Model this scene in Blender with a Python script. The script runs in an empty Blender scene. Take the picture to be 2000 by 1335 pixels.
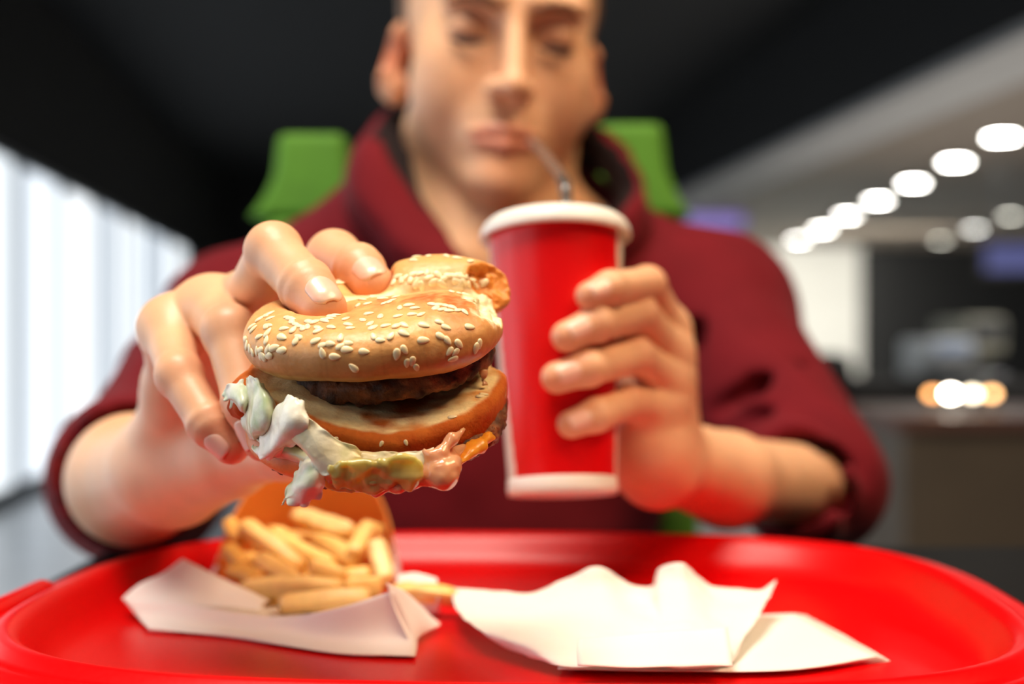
import bpy, math, random
import numpy as np
from mathutils import Vector, Matrix, Euler
from mathutils.bvhtree import BVHTree

random.seed(7)
RNG = np.random.default_rng(7)
SC = bpy.context.scene
COL = SC.collection

# ------------------------------------------------------------------ camera
EYE = 0.875            # camera height above the floor (table top is at 0.75)
FPX = 2500.0           # focal length in pixels of the 2000 px wide frame
cam_d = bpy.data.cameras.new('camera')
cam_d.sensor_width = 36.0
cam_d.lens = 36.0 * FPX / 2000.0
cam_d.clip_start = 0.02
cam_d.dof.use_dof = True
cam_d.dof.focus_distance = 0.424
cam_d.dof.aperture_fstop = 4.9
cam_d.dof.aperture_ratio = 0.85
cam = bpy.data.objects.new('camera', cam_d)
COL.objects.link(cam)
cam.location = (0, 0, EYE)
cam.rotation_euler = (math.pi / 2, 0, 0)
SC.camera = cam

# ------------------------------------------------------------------ world, exposure
w = bpy.data.worlds.new('world')
SC.world = w
w.use_nodes = True
w.node_tree.nodes['Background'].inputs[0].default_value = (0.80, 0.86, 1.0, 1)
w.node_tree.nodes['Background'].inputs[1].default_value = 0.05
SC.view_settings.view_transform = 'Standard'
SC.view_settings.look = 'None'
SC.view_settings.gamma = 1.0
SC.view_settings.use_curve_mapping = False
SC.view_settings.exposure = 0.10
SC.cycles.use_denoising = True
SC.cycles.max_bounces = 8
SC.cycles.sample_clamp_indirect = 6.0
SC.cycles.caustics_reflective = False
SC.cycles.caustics_refractive = False


def area(name, loc, rot, sx, sy, power, color):
    d = bpy.data.lights.new(name, 'AREA')
    d.shape = 'RECTANGLE'
    d.size, d.size_y = sx, sy
    d.energy = power
    d.color = color
    o = bpy.data.objects.new(name, d)
    o.location = loc
    o.rotation_euler = rot
    COL.objects.link(o)
    return o


area('ceiling_panel_light', (-0.25, 0.35, 2.30), (math.radians(4), 0, 0), 0.6, 0.5, 28, (1.0, 0.91, 0.78))
area('ceiling_panel_light', (0.9, 0.1, 2.25), (0, math.radians(25), 0), 0.6, 0.9, 26, (1.0, 0.70, 0.42))
area('ceiling_panel_light', (-0.55, -0.75, 2.10), (math.radians(-43), math.radians(-22), 0), 0.6, 0.5, 38, (1.0, 0.92, 0.80))
area('front_fill_light', (0.15, -1.9, 1.95), (math.radians(-66), 0, 0), 1.5, 0.7, 50, (1.0, 0.90, 0.78))  # added fill behind the camera, brightens paper and burger front; no real lamp
area('window_daylight', (-1.60, -0.1, 1.25), (0, math.radians(-90), 0), 1.3, 2.4, 12, (0.84, 0.92, 1.0))

# ------------------------------------------------------------------ scene-building helpers
ORG = {}


def P(px, py, z):
    """The world point at depth z (metres in front of the camera) on a sight line."""
    return np.array([(px - 1000.0) / FPX * z, z, EYE + (667.5 - py) / FPX * z])


def PP(lst):
    return [P(*q) for q in lst]


def tag(o, label=None, cat=None, group=None, kind=None):
    if label: o['label'] = label
    if cat: o['category'] = cat
    if group: o['group'] = group
    if kind: o['kind'] = kind
    return o


def empty(name, loc, label=None, cat=None, group=None):
    o = bpy.data.objects.new(name, None)
    o.empty_display_size = 0.02
    COL.objects.link(o)
    o.location = loc
    ORG[o.name] = np.array(loc, float)
    return tag(o, label, cat, group)


def put(name, V, F, mats, parent=None, smooth=True, cols=None, mi=None):
    """Link one mesh object from world-space vertices."""
    V = np.asarray(V, float)
    if parent is not None:
        org = ORG[parent.name]
    else:
        lo, hi = V.min(0), V.max(0)
        org = np.array([(lo[0] + hi[0]) / 2, (lo[1] + hi[1]) / 2, lo[2]])
    me = bpy.data.meshes.new(name)
    F = np.asarray(F) if not isinstance(F, list) else F
    if isinstance(F, np.ndarray):
        n, k = F.shape
        me.vertices.add(len(V))
        me.vertices.foreach_set('co', (V - org).astype(np.float32).ravel())
        me.loops.add(n * k)
        me.loops.foreach_set('vertex_index', F.astype(np.int32).ravel())
        me.polygons.add(n)
        me.polygons.foreach_set('loop_start', np.arange(0, n * k, k, dtype=np.int32))
        me.update(calc_edges=True)
    else:
        me.from_pydata((V - org).tolist(), [], [list(map(int, f)) for f in F])
    me.validate()
    if smooth:
        me.polygons.foreach_set('use_smooth', np.ones(len(me.polygons), bool))
    for m in (mats if isinstance(mats, (list, tuple)) else [mats]):
        me.materials.append(m)
    if mi is not None:
        me.polygons.foreach_set('material_index', np.asarray(mi, np.int32))
    if cols is not None:
        a = me.color_attributes.new('tint', 'FLOAT_COLOR', 'POINT')
        c4 = np.ones((len(V), 4), np.float32)
        c4[:, :3] = cols
        a.data.foreach_set('color', c4.ravel())
    me.update()
    o = bpy.data.objects.new(name, me)
    COL.objects.link(o)
    if parent is not None:
        o.parent = parent
    else:
        o.location = org
    ORG[o.name] = org
    return o


def bevel(o, wd, seg=2):
    m = o.modifiers.new('bevel', 'BEVEL')
    m.width = wd
    m.segments = seg
    m.limit_method = 'ANGLE'
    return o


def box_vf(lo, hi):
    x0, y0, z0 = lo
    x1, y1, z1 = hi
    V = np.array([(x0, y0, z0), (x1, y0, z0), (x1, y1, z0), (x0, y1, z0), (x0, y0, z1), (x1, y0, z1), (x1, y1, z1), (x0, y1, z1)], float)
    F = [(0, 3, 2, 1), (4, 5, 6, 7), (0, 1, 5, 4), (1, 2, 6, 5), (2, 3, 7, 6), (3, 0, 4, 7)]
    return V, F


def merge(parts):
    VV, FF, n = [], [], 0
    for V, F in parts:
        VV.append(np.asarray(V, float))
        FF += [tuple(int(i) + n for i in f) for f in F]
        n += len(V)
    return np.vstack(VV), FF


def lathe(profile, n=64, closed=False):
    """profile: (radius, height) pairs, revolved about z."""
    a = np.linspace(0, 2 * math.pi, n, endpoint=False)
    pr = np.array(profile, float)
    V = np.stack([pr[:, None, 0] * np.cos(a), pr[:, None, 0] * np.sin(a), np.repeat(pr[:, 1:2], n, 1)], -1).reshape(-1, 3)
    m = len(pr)
    F = []
    for i in range(m if closed else m - 1):
        i2 = (i + 1) % m
        for j in range(n):
            k = (j + 1) % n
            F.append((i * n + j, i * n + k, i2 * n + k, i2 * n + j))
    return V, F


def catmull(C, n, axis=0):
    C = np.moveaxis(np.asarray(C, float), axis, 0)
    m = len(C)
    t = np.linspace(0, m - 1, n)
    i = np.clip(t.astype(int), 0, m - 2)
    f = (t - i).reshape((-1,) + (1,) * (C.ndim - 1))
    ext = np.concatenate([2 * C[:1] - C[1:2], C, 2 * C[-1:] - C[-2:-1]])
    p0, p1, p2, p3 = ext[i], ext[i + 1], ext[i + 2], ext[i + 3]
    r = 0.5 * (2 * p1 + (p2 - p0) * f + (2 * p0 - 5 * p1 + 4 * p2 - p3) * f ** 2 + (3 * p1 - p0 - 3 * p2 + p3) * f ** 3)
    return np.moveaxis(r, 0, axis)


def grid_normals(G):
    du = np.gradient(G, axis=0)
    dv = np.gradient(G, axis=1)
    n = np.cross(du, dv)
    return n / np.maximum(np.linalg.norm(n, axis=-1, keepdims=True), 1e-12)


def sheet(G, th, wrap=False):
    """A grid of points to a closed thin sheet: vertices, quads, material index (0 front, 1 back and rim)."""
    nu, nv = G.shape[:2]
    N = grid_normals(G)
    A = (G + N * th / 2).reshape(-1, 3)
    B = (G - N * th / 2).reshape(-1, 3)
    idx = np.arange(nu * nv).reshape(nu, nv)
    q = np.stack([idx[:-1, :-1], idx[1:, :-1], idx[1:, 1:], idx[:-1, 1:]], -1).reshape(-1, 4)
    off = nu * nv
    qb = q[:, ::-1] + off
    ring = np.concatenate([idx[0, :], idx[1:, -1], idx[-1, -2::-1], idx[-2:0:-1, 0]])
    nx = np.roll(ring, -1)
    qr = np.stack([ring, nx, nx + off, ring + off], -1)
    F = np.concatenate([q, qb, qr])
    mi = np.concatenate([np.zeros(len(q)), np.ones(len(qb) + len(qr))]).astype(int)
    return np.vstack([A, B]), F, mi


def patch(ctrl, nu, nv, th, amp=0.0, sc=0.02, seed=0):
    G = catmull(catmull(np.array(ctrl), nu, 0), nv, 1)
    if amp:
        G = G + grid_normals(G) * (fbm(G.reshape(-1, 3), sc, seed).reshape(nu, nv, 1)) * amp
    return sheet(G, th)


# ------------------------------------------------------------------ noise
def vnoise(p, scale, seed=0):
    q = np.asarray(p) / scale
    i = np.floor(q).astype(np.int64)
    f = q - i
    f = f * f * (3 - 2 * f)

    def h(dx, dy, dz):
        n = (i[:, 0] + dx) * 374761393 + (i[:, 1] + dy) * 668265263 + (i[:, 2] + dz) * 2147483647 + seed * 974634777
        n = (n ^ (n >> 13)) * 1274126177
        n = n ^ (n >> 16)
        return (n & 0xFFFF) / 32767.5 - 1.0
    r = 0
    for dx in (0, 1):
        wx = f[:, 0] if dx else 1 - f[:, 0]
        for dy in (0, 1):
            wy = f[:, 1] if dy else 1 - f[:, 1]
            for dz in (0, 1):
                wz = f[:, 2] if dz else 1 - f[:, 2]
                r = r + wx * wy * wz * h(dx, dy, dz)
    return r


def fbm(p, scale, seed=0, oct=3):
    r, a = 0, 1.0
    for k in range(oct):
        r = r + a * vnoise(p, scale / 2 ** k, seed + k * 17)
        a *= 0.5
    return r


# ------------------------------------------------------------------ distance fields
def rcone(p, a, b, ra, rb):
    a = np.asarray(a); b = np.asarray(b)
    ba = b - a
    t = np.clip((p - a) @ ba / max(ba @ ba, 1e-12), 0, 1)
    return np.linalg.norm(p - a - t[:, None] * ba, axis=1) - (ra + (rb - ra) * t)


def ball(p, c, r):
    return np.linalg.norm(p - np.asarray(c), axis=1) - r


def ell(p, c, r, R=None):
    q = p - np.asarray(c)
    if R is not None:
        q = q @ R                      # columns of R are the ellipsoid's axes
    r = np.asarray(r, float)
    k0 = np.linalg.norm(q / r, axis=1)
    k1 = np.linalg.norm(q / (r * r), axis=1)
    return k0 * (k0 - 1.0) / np.maximum(k1, 1e-9)


def smin(a, b, k):
    h = np.clip(0.5 + 0.5 * (b - a) / k, 0, 1)
    return b * (1 - h) + a * h - k * h * (1 - h)


def smax(a, b, k):
    return -smin(-a, -b, k)


def chain(p, pts, rs, k=0.004):
    d = rcone(p, pts[0], pts[1], rs[0], rs[1])
    for i in range(1, len(pts) - 1):
        d = smin(d, rcone(p, pts[i], pts[i + 1], rs[i], rs[i + 1]), k)
    return d


def isosurface(f, lo, hi, h, slack=1.35, relax=1):
    """Quad mesh of f = 0 on a sparse lattice of step h (surface nets)."""
    lo = np.asarray(lo, float); hi = np.asarray(hi, float)
    B = 8
    nb = np.ceil((hi - lo) / (B * h)).astype(int)
    bi = np.stack(np.meshgrid(*[np.arange(n) for n in nb], indexing='ij'), -1).reshape(-1, 3)
    cen = lo + (bi + 0.5) * B * h
    dc = np.concatenate([f(c) for c in np.array_split(cen, max(1, len(cen) // 60000))])
    bi = bi[np.abs(dc) < slack * 0.87 * B * h]
    loc = np.stack(np.meshgrid(*[np.arange(B + 1)] * 3, indexing='ij'), -1).reshape(-1, 3)
    S = nb * B + 2
    keyf = lambda ijk: (ijk[..., 0] * S[1] + ijk[..., 1]) * S[2] + ijk[..., 2]
    cor = np.array([(i, j, k) for i in (0, 1) for j in (0, 1) for k in (0, 1)])
    edges = [(a, b) for a in range(8) for b in range(a + 1, 8) if abs(cor[a] - cor[b]).sum() == 1]
    keys, verts, quads = [], [], []
    for blk in np.array_split(bi, max(1, len(bi) // 300)):
        if not len(blk):
            continue
        ip = blk[:, None, :] * B + loc[None]
        D = f((lo + ip * h).reshape(-1, 3)).reshape(len(blk), B + 1, B + 1, B + 1)
        c8 = np.stack([D[:, i:i + B, j:j + B, k:k + B] for i, j, k in cor], -1)
        neg = c8 < 0
        act = neg.any(-1) & ~neg.all(-1)
        ib, ii, jj, kk = np.nonzero(act)
        if len(ib):
            v8 = c8[ib, ii, jj, kk]
            s = np.zeros((len(ib), 3)); n = np.zeros(len(ib))
            for a, b in edges:
                va, vb = v8[:, a], v8[:, b]
                m = (va < 0) != (vb < 0)
                t = np.where(m, va / np.where(m, va - vb, 1), 0)
                s += m[:, None] * (cor[a] + t[:, None] * (cor[b] - cor[a]))
                n += m
            g = np.stack([blk[ib, 0] * B + ii, blk[ib, 1] * B + jj, blk[ib, 2] * B + kk], -1)
            keys.append(keyf(g))
            verts.append(lo + (g + s / n[:, None]) * h)
        for ax in range(3):
            sl = [slice(0, B)] * 3
            s2 = list(sl)
            s2[ax] = slice(1, B + 1)
            a = D[(slice(None),) + tuple(sl)] < 0
            b = D[(slice(None),) + tuple(s2)] < 0
            ib, ii, jj, kk = np.nonzero(a != b)
            if not len(ib):
                continue
            g = np.stack([blk[ib, 0] * B + ii, blk[ib, 1] * B + jj, blk[ib, 2] * B + kk], -1)
            u = np.zeros(3, int); v = np.zeros(3, int)
            u[(ax + 1) % 3] = 1
            v[(ax + 2) % 3] = 1
            q = np.stack([keyf(g - u - v), keyf(g - v), keyf(g), keyf(g - u)], -1)
            fl = ~a[ib, ii, jj, kk]
            q[fl] = q[fl][:, ::-1]
            quads.append(q)
    keys = np.concatenate(keys); verts = np.concatenate(verts); quads = np.concatenate(quads)
    o = np.argsort(keys)
    keys, verts = keys[o], verts[o]
    pos = np.clip(np.searchsorted(keys, quads), 0, len(keys) - 1)
    F = pos[(keys[pos] == quads).all(1)]
    for _ in range(relax):              # even the lattice out, then settle the points back on the surface
        acc = np.zeros_like(verts); cnt = np.zeros(len(verts))
        for i in range(4):
            j = F[:, (i + 1) % 4]
            np.add.at(acc, F[:, i], verts[j]); np.add.at(cnt, F[:, i], 1)
            np.add.at(acc, j, verts[F[:, i]]); np.add.at(cnt, j, 1)
        verts = np.where(cnt[:, None] > 0, 0.5 * verts + 0.5 * acc / np.maximum(cnt, 1)[:, None], verts)
        d0 = np.concatenate([f(c) for c in np.array_split(verts, max(1, len(verts) // 200000))])
        e = h * 0.3
        gr = np.stack([np.concatenate([f(c + np.eye(3)[k] * e) for c in np.array_split(verts, max(1, len(verts) // 200000))]) - d0 for k in range(3)], -1) / e
        g2 = np.maximum((gr ** 2).sum(1), 0.2)
        st = np.clip(d0 / g2, -0.5 * h, 0.5 * h)
        verts = verts - st[:, None] * gr
    return verts, F


def rot(rx=0, ry=0, rz=0):
    return np.array(Euler((math.radians(rx), math.radians(ry), math.radians(rz)), 'XYZ').to_matrix())


# ------------------------------------------------------------------ materials
def srgb(r, g, b):
    f = lambda c: (c / 255 / 12.92) if c / 255 <= 0.04045 else ((c / 255 + 0.055) / 1.055) ** 2.4
    return (f(r), f(g), f(b))


def mat(name, col, rough=0.5, tint=False, spec=0.5, sss=0.0, sssr=(1, 0.3, 0.15), ssss=0.005, metal=0.0, coat=0.0, vary=0.0, vscale=60.0,
        bump=0.0, bscale=200.0, bdist=0.0005, emit=None, estr=0.0, trans=0.0, sheen=0.0, alpha=1.0, rvary=0.0):
    m = bpy.data.materials.new(name)
    m.use_nodes = True
    nt = m.node_tree
    b = nt.nodes['Principled BSDF']
    I = b.inputs
    I['Base Color'].default_value = (*col, 1)
    I['Roughness'].default_value = rough
    I['Specular IOR Level'].default_value = spec
    I['Metallic'].default_value = metal
    I['Coat Weight'].default_value = coat
    I['Transmission Weight'].default_value = trans
    I['Sheen Weight'].default_value = sheen
    I['Alpha'].default_value = alpha
    if sss:
        I['Subsurface Weight'].default_value = sss
        I['Subsurface Radius'].default_value = sssr
        I['Subsurface Scale'].default_value = ssss
    if emit:
        I['Emission Color'].default_value = (*emit, 1)
        I['Emission Strength'].default_value = estr
    L = nt.links.new
    tc = nt.nodes.new('ShaderNodeTexCoord')
    src = None
    if tint:
        at = nt.nodes.new('ShaderNodeAttribute')
        at.attribute_name = 'tint'
        src = at.outputs['Color']
    if vary:
        no = nt.nodes.new('ShaderNodeTexNoise')
        no.inputs['Scale'].default_value = vscale
        no.inputs['Detail'].default_value = 5
        L(tc.outputs['Object'], no.inputs['Vector'])
        mr = nt.nodes.new('ShaderNodeMapRange')
        mr.inputs[1].default_value = 0.3
        mr.inputs[2].default_value = 0.7
        mr.inputs[3].default_value = 1 - vary
        mr.inputs[4].default_value = 1 + vary * 0.5
        L(no.outputs['Fac'], mr.inputs[0])
        mx = nt.nodes.new('ShaderNodeVectorMath')
        mx.operation = 'SCALE'
        if src is not None:
            L(src, mx.inputs[0])
        else:
            mx.inputs[0].default_value = col
        L(mr.outputs[0], mx.inputs['Scale'])
        src = mx.outputs[0]
    if src is not None:
        L(src, I['Base Color'])
    if bump:
        nb = nt.nodes.new('ShaderNodeTexNoise')
        nb.inputs['Scale'].default_value = bscale
        nb.inputs['Detail'].default_value = 6
        L(tc.outputs['Object'], nb.inputs['Vector'])
        bp = nt.nodes.new('ShaderNodeBump')
        bp.inputs['Strength'].default_value = bump
        bp.inputs['Distance'].default_value = bdist
        L(nb.outputs['Fac'], bp.inputs['Height'])
        L(bp.outputs[0], I['Normal'])
        if rvary:
            rr = nt.nodes.new('ShaderNodeMapRange')
            rr.inputs[3].default_value = max(0, rough - rvary)
            rr.inputs[4].default_value = min(1, rough + rvary)
            L(nb.outputs['Fac'], rr.inputs[0])
            L(rr.outputs[0], I['Roughness'])
    return m

# ================================================================== the setting
M_ceil = mat('dark_ceiling_paint', srgb(16, 16, 17), 0.8, vary=0.15, vscale=3)
M_floor = mat('grey_floor_tile', srgb(190, 195, 200), 0.3, vary=0.2, vscale=6)
M_dark = mat('charcoal_wall_paint', srgb(36, 35, 34), 0.7, vary=0.2, vscale=4)
M_white = mat('white_wall_paint', srgb(205, 203, 196), 0.7, vary=0.06, vscale=3)
M_soffit = mat('taupe_ceiling_board', srgb(112, 100, 88), 0.6, vary=0.1, vscale=2)
M_band = mat('grey_ceiling_trim', srgb(150, 150, 150), 0.6)
M_black = mat('black_plastic', srgb(24, 24, 24), 0.45)
M_frame = mat('aluminium_frame', srgb(120, 124, 128), 0.4, metal=0.4)

PSI = math.radians(6.4)


def room(x, y, z):
    return np.array([x * math.cos(PSI) - y * math.sin(PSI), x * math.sin(PSI) + y * math.cos(PSI), z])


def room_box(name, lo, hi, m, parent=None, kind='structure', bev=0.0):
    V, F = box_vf(lo, hi)
    V = np.array([room(*v) for v in V])
    o = put(name, V, F, m, parent, smooth=False)
    if kind and parent is None:
        o['kind'] = kind
    if bev:
        bevel(o, bev)
    return o


LOW = EYE + 1.30
room_box('floor', (-4.0, -3.0, -0.10), (11.0, 17.2, 0.0), M_floor)
room_box('ceiling', (-4.0, -3.0, 2.90), (2.75, 17.2, 3.0), M_ceil)
room_box('ceiling_low', (3.25, -3.0, LOW), (11.0, 17.2, LOW + 0.06), M_soffit)
room_box('wall_bulkhead', (2.75, -3.0, LOW + 0.05), (2.95, 17.2, 2.95), M_ceil)
room_box('trim_1', (2.75, -3.0, LOW - 0.005), (3.25, 17.2, LOW + 0.05), M_band)
room_box('wall_back', (-4.0, 17.05, 0.0), (3.3, 17.2, 3.0), M_dark)
room_box('wall_back_white', (3.3, 16.9, 0.0), (6.70, 17.2, LOW), M_white)
room_box('wall_back_dark', (6.70, 16.95, 0.0), (11.0, 17.2, LOW), M_black)
# left side: full-height glazing under a dark header
XW = -1.9
room_box('wall_left', (XW - 0.12, -3.0, 1.90), (XW, 17.05, 2.90), M_dark)
room_box('baseboard_left', (XW - 0.10, -3.0, 0.0), (XW + 0.02, 17.05, 0.05), M_frame)
win_tints = [(0.86, 0.93, 1.0, 1.25), (0.95, 0.98, 1.0, 1.5), (0.78, 0.86, 0.95, 0.95), (0.93, 0.97, 1.0, 1.4), (0.70, 0.78, 0.86, 0.85),
             (0.90, 0.96, 1.0, 1.25), (0.78, 0.85, 0.92, 0.95), (0.92, 0.97, 1.0, 1.2), (0.72, 0.80, 0.88, 0.9), (0.88, 0.95, 1.0, 1.1)]
M_pane = []
for i, (r, g, b, s) in enumerate(win_tints):
    M_pane.append(mat('daylit_pane', (0.5, 0.55, 0.6), 0.3, emit=(r, g, b), estr=s * 1.05))
yy = [0.6, 2.6, 4.6, 6.0, 7.3, 8.3, 9.3, 10.3, 11.3, 12.5, 13.8]
for i in range(10):
    y0, y1 = yy[i], yy[i + 1]
    t = 0.045
    parts = [box_vf((XW - 0.08, y0, 0.05), (XW - 0.01, y0 + t, 1.90)), box_vf((XW - 0.08, y1 - t, 0.05), (XW - 0.01, y1, 1.90)),
             box_vf((XW - 0.08, y0 + t, 0.05), (XW - 0.01, y1 - t, 0.05 + t)), box_vf((XW - 0.08, y0 + t, 1.90 - t), (XW - 0.01, y1 - t, 1.90))]
    V, F = merge(parts)
    fr = put('window_%d' % (i + 1), [room(*v) for v in V], F, M_frame, smooth=False)
    fr['kind'] = 'structure'
    n = max(3, int(round((y1 - y0) / 0.33)))
    for k in range(n):                 # narrow frosted panes between glazing bars
        a = y0 + t + (y1 - y0 - 2 * t) * k / n
        b = y0 + t + (y1 - y0 - 2 * t) * (k + 1) / n
        V, F = box_vf((XW - 0.055, a + 0.006, 0.05 + t), (XW - 0.035, b - 0.006, 1.90 - t))
        put('pane', [room(*v) for v in V], F, M_pane[(i * 3 + k * 7 + k * k) % 10], fr, smooth=False)
room_box('wall_left_far', (XW - 0.12, 13.8, 0.0), (XW, 17.05, 1.90), M_dark)

# ------------------------------------------------------------------ downlights
M_lampring = mat('white_lamp_ring', srgb(225, 225, 220), 0.4)


def downlight(px, py, r, strength, label, colr=(1.0, 0.98, 0.90)):
    z = 1.30 * FPX / (667.5 - py)
    c = P(px, py, z)
    V, F = lathe([(r, 0.0), (r * 1.12, -0.002), (r * 1.3, -0.004), (r * 1.34, 0.0), (r * 1.3, 0.01), (r, 0.01)], 24, True)
    ring = put('downlight', V + c - (0, 0, 0.004), F, M_lampring)
    tag(ring, label, 'ceiling light', 'downlights in the low ceiling')
    V, F = lathe([(0.0, 0.0), (r * 0.5, 0.0), (r * 1.02, 0.0), (r * 1.02, 0.006), (0.0, 0.006)], 24)
    m = mat('lamp_diffuser', (0.9, 0.9, 0.9), 0.5, emit=colr, estr=strength)
    put('diffuser', V + c - (0, 0, 0.005), F, m, ring)


ords = ['first and largest', 'second', 'third', 'fourth', 'fifth', 'sixth', 'seventh and smallest']
for i, (px, py) in enumerate([(1957, 267), (1866, 316), (1784, 357), (1715, 391), (1655, 420), (1606, 447), (1560, 468)]):
    downlight(px, py, 0.078 - 0.001 * i, 60, '%s bright downlight of the long row, counted from the frame edge' % ords[i])
downlight(1838, 469, 0.066, 17, 'dim grey downlight at the near end of the short row above the dark opening', (0.9, 0.88, 0.75))
downlight(1904, 446, 0.066, 30, 'brighter middle downlight of the short row above the dark opening', (0.95, 0.95, 0.88))
downlight(1974, 421, 0.066, 17, 'dim grey downlight of the short row, right by the frame edge', (0.9, 0.88, 0.75))
area('wall_fill_light', (4.3, 14.6, LOW - 0.05), (math.radians(40), 0, 0), 1.6, 0.4, 200, (1.0, 0.97, 0.88))  # unseen area lamp added so the white back wall reads as lit
area('soffit_fill_light', (2.9, 7.0, 0.9), (math.radians(180), 0, 0), 1.5, 5.0, 34, (1.0, 0.92, 0.82))  # unseen upward fill, added to brighten the underside of the low ceiling

# ------------------------------------------------------------------ lit screens
def screen(name, x0, y0, x1, y1, z, colr, s, label):
    a, b = P(x0, y1, z), P(x1, y0, z)
    V, F = box_vf((a[0] - .03, z, a[2] - .03), (b[0] + .03, z + .05, b[2] + .03))
    r = put(name, V, F, M_dark, smooth=False)
    tag(bevel(r, 0.008), label, 'screen')
    V, F = box_vf((a[0], z - .004, a[2]), (b[0], z - .001, b[2]))
    put('display', V, F, mat('lit_display', (0.02, 0.02, 0.02), 0.3, emit=colr, estr=s), r, smooth=False)
    for q in (a[0] + .1, b[0] - .1):
        V, F = box_vf((q - .01, z + .015, b[2] + .03), (q + .01, z + .035, LOW))
        put('hanging_rod', V, F, M_frame, r, smooth=False)


screen('wall_screen', 1335, 372, 1452, 446, 13.0, (0.40, 0.30, 0.78), 0.62, 'violet lit screen hanging far back beside the white wall')
screen('menu_screen', 1925, 478, 2030, 530, 9.0, (0.22, 0.24, 0.62), 0.35, 'blue violet menu screen under the short row of lamps')

# ------------------------------------------------------------------ serving counter at the right
M_count = mat('taupe_counter_front', srgb(98, 84, 68), 0.5, vary=0.1, vscale=8)
M_ctop = mat('brown_counter_top', srgb(112, 76, 64), 0.35, vary=0.1, vscale=8)
cnt = empty('serving_counter', P(1960, 1100, 3.1) * (1, 1, 0), 'brown topped serving counter with taupe front, small lamps glowing on top', 'counter')
x0 = P(1752, 0, 3.0)[0]
zt = P(0, 812, 3.0)[2]
V, F = box_vf((x0 + .02, 3.02, 0.10), (2.2, 3.60, zt - .035)); bevel(put('cabinet_body', V, F, M_count, cnt, False), .004)
V, F = box_vf((x0 - .01, 2.98, zt - .035), (2.22, 3.63, zt)); bevel(put('counter_top', V, F, M_ctop, cnt, False), .006)
V, F = box_vf((x0 + .05, 3.08, 0.0), (2.2, 3.57, 0.10)); put('plinth', V, F, M_black, cnt, False)
for k in range(2):
    a = x0 + .05 + k * .62
    V, F = box_vf((a, 3.008, 0.16), (a + .58, 3.02, zt - .07)); bevel(put('front_panel', V, F, M_count, cnt, False), .003)

for i, (px, colr, s, lab) in enumerate([(1822, (1.0, 0.42, 0.12), 9, 'orange glowing globe lamp at the near end of the counter lamp row'),
                                        (1857, (1.0, 0.90, 0.72), 60, 'brightest white globe lamp on the serving counter'),
                                        (1899, (1.0, 0.84, 0.60), 14, 'pale yellow globe lamp next to the brightest one on the counter'),
                                        (1936, (1.0, 0.52, 0.20), 11, 'orange glowing globe lamp at the far right of the counter lamp row')]):
    c = P(px, 769, 3.15)
    hgt = c[2] - zt
    V, F = lathe([(0.0, 0), (.016, 0), (.016, .004), (.004, .007), (.004, hgt - .009), (.007, hgt - .007), (.007, hgt - .004), (0, hgt - .004)], 20)
    r = put('globe_lamp', V + (c[0], c[1], zt), F, M_black)
    tag(r, lab, 'lamp', 'small lamps on the counter')
    a = np.linspace(-math.pi / 2, math.pi / 2, 9)
    V, F = lathe([(max(1e-4, .0105 * math.cos(t)), .0105 * math.sin(t)) for t in a], 16)
    put('globe', V + c, F, mat('glowing_globe', (0.8, 0.7, 0.6), 0.4, emit=colr, estr=s), r)

# white drinks machine behind the counter lamps and pale things further off
M_mach = mat('white_enamel', srgb(214, 216, 214), 0.35)
M_steel = mat('brushed_steel', srgb(150, 152, 155), 0.3, metal=0.9)
def machine(name, x0p, x1p, yt, yb, z, dep, m, label, cat, stand):
    a, b = P(x0p, yb, z), P(x1p, yt, z)
    r = empty(name, (0.5 * (a[0] + b[0]), z + dep / 2, a[2]), label, cat)
    hh = b[2] - a[2]; ww = b[0] - a[0]
    V, F = box_vf((a[0], z, a[2] + .35 * hh), (b[0], z + dep, b[2])); bevel(put('upper_housing', V, F, m, r, False), .02, 3)
    V, F = box_vf((a[0], z + dep * .45, a[2]), (b[0], z + dep, a[2] + .36 * hh)); bevel(put('back_housing', V, F, m, r, False), .01)
    V, F = box_vf((a[0], z, a[2]), (b[0], z + dep * .5, a[2] + .05 * hh)); bevel(put('drip_tray', V, F, M_steel, r, False), .005)
    for k in (0.3, 0.7):
        V, F = lathe([(.0, 0), (.018, 0), (.02, .05), (.0, .05)], 16)
        put('spout', V + (a[0] + k * ww, z + dep * .2, a[2] + .30 * hh), F, M_steel, r)
    V, F = box_vf((a[0] + .1 * ww, z - .004, a[2] + .6 * hh), (b[0] - .1 * ww, z + .01, b[2] - .08 * hh)); put('front_plate', V, F, (mat('bluish_plate', srgb(168, 186, 214), 0.3) if stand else M_steel), r, False)
    return r


machine('drinks_machine', 1818, 1905, 660, 738, 4.4, .35, M_mach, 'white drinks machine with bluish front plate beyond the counter lamps', 'machine', 1)
machine('ice_cream_machine', 1890, 1965, 618, 735, 4.7, .4, mat('cream_enamel', srgb(150, 148, 132), 0.4), 'taller cream coloured machine beside the white drinks machine', 'machine', 0)
a, b = P(1640, 742, 4.3), P(2090, 800, 4.3)
bk = empty('back_counter', (0.5 * (a[0] + b[0]), 4.65, 0.0), 'low black counter far behind, under the two pale machines', 'counter')
V, F = box_vf((a[0], 4.3, 0.0), (b[0], 5.2, a[2] - .06)); put('base_cabinet', V, F, M_black, bk, False)
V, F = box_vf((a[0] - .02, 4.28, a[2] - .06), (b[0] + .02, 5.22, a[2] - .012)); bevel(put('worktop', V, F, M_dark, bk, False), .006)

area('machine_fill_light', (2.1, 4.0, 1.75), (math.radians(25), 0, 0), 0.8, 0.2, 14, (1.0, 0.95, 0.9))  # unseen lamp added to brighten the two pale machines and their counter

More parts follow.
